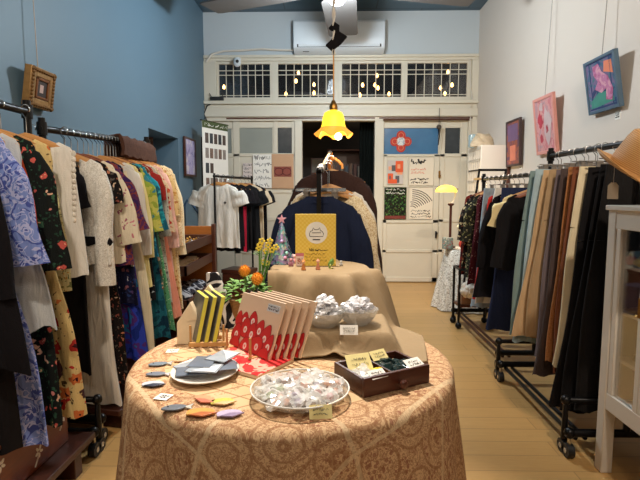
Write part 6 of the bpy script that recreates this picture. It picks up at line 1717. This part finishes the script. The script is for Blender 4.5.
brooch(153, 386, S(196, 200, 208), S(56, 60, 78), 'pale brooch with a dark rim nearest the left table edge', .1, 'fan')
brooch(174, 409, S(112, 116, 124), S(196, 192, 180), 'charcoal brooch with a pale tail at the front left of the table', .15, 'fish', 1.05)
brooch(204, 401.5, S(220, 160, 120), S(206, 120, 96), 'orange pink brooch just below the white oval plate', -.5, 'fan')
brooch(223, 404, S(206, 196, 96), S(222, 190, 140), 'yellow green brooch right of the orange pink one', .2, 'fan')
brooch(201, 415, S(222, 160, 84), S(190, 110, 64), 'bright orange brooch nearest the front table edge', .1, 'fan', 1.15)
brooch(230, 416, S(196, 180, 206), S(150, 130, 160), 'lilac brooch to the right of the bright orange one', .25, 'fan')
brooch(181, 361, S(226, 190, 150), S(214, 140, 110), 'small peach brooch behind the white oval plate', .3, 'fish', .8)
for (px, py, lab, rz) in ((172.5, 351, 'white square card at the back left edge of the table', .1), (163.5, 397, 'white square card among the brooches at the left table edge', -.25)):
    p = tz(px, py, TZ + .002)
    t = thing('price_card', lab, 'card', (p.x, p.y, TZ + .002), rz)
    MB().b2(-.019, .019, -.018, .018, 0, .001).build('card', M['paper'], t, smooth=False)
    strokes(MB(), (-.012, -.01, .001), (1, 0, 0), (0, 1, 0), (0, 0, 1), .026, .02, 2, int(px), .0006).build('lettering', M['ink'], t)

# ================================================================= LIGHT
def light(name, typ, loc, col, power, **k):
    d = bpy.data.lights.new(name, typ); d.color = col[:3]; d.energy = power
    for a, b in k.items(): setattr(d, a, b)
    o = bpy.data.objects.new(name, d); COL.objects.link(o); o.location = loc
    return o
def aim(o, tgt): o.rotation_euler = (Vector(tgt) - o.location).to_track_quat('-Z', 'Y').to_euler()
light('fan_light', 'POINT', (FX, FY, FZ - .14), (.82, .93, 1.0), 110, shadow_soft_size=.09)
light('pendant_light', 'POINT', (pl.x, PY, pbot.z - .03), (1, .72, .36), 1.6, shadow_soft_size=.05)
light('desk_lamp_light', 'POINT', (lm.location.x + lxx(447), 5.42, LZ + lz(192) - .03), (1, .74, .36), 3.5, shadow_soft_size=.05)
warm = (1, .86, .70)
for (x, y, z, tx, ty, tz_, pw, ang, nm) in ((-.25, 2.25, 3.3, -.12, 1.5, .72, 300, 42, 'table_spot'), (.95, .35, 3.3, 1.9, 3.2, 1.7, 170, 85, 'right_spot'), (-.7, .3, 3.3, -1.5, 2.4, 1.3, 105, 85, 'left_spot'), (.9, 4.0, 3.3, 1.1, 6.4, .7, 110, 58, 'back_spot'), (-.5, 2.9, 3.3, -1.2, 3.75, .8, 60, 45, 'case_fill_spot')):  # last spot is added fill to brighten the jewellery trays, no known source
    s_ = light(nm, 'SPOT', (x, y, z), (1, .9, .78) if nm == 'table_spot' else warm, pw, spot_size=math.radians(ang), spot_blend=.7, shadow_soft_size=.06); aim(s_, (tx, ty, tz_))
light('shop_light', 'POINT', (.2, -.6, 3.2), (1, .84, .66), 40, shadow_soft_size=.25)
light('back_room_light', 'POINT', (.9, 7.8, 2.1), warm, 3, shadow_soft_size=.1)

w_ = bpy.data.worlds.new('night'); scene.world = w_; w_.use_nodes = True
w_.node_tree.nodes['Background'].inputs[0].default_value = S(30, 32, 36); w_.node_tree.nodes['Background'].inputs[1].default_value = .6
scene.view_settings.view_transform = 'Standard'; scene.view_settings.look = 'None'
scene.view_settings.exposure = 0.62; scene.view_settings.gamma = 1; scene.view_settings.use_curve_mapping = False
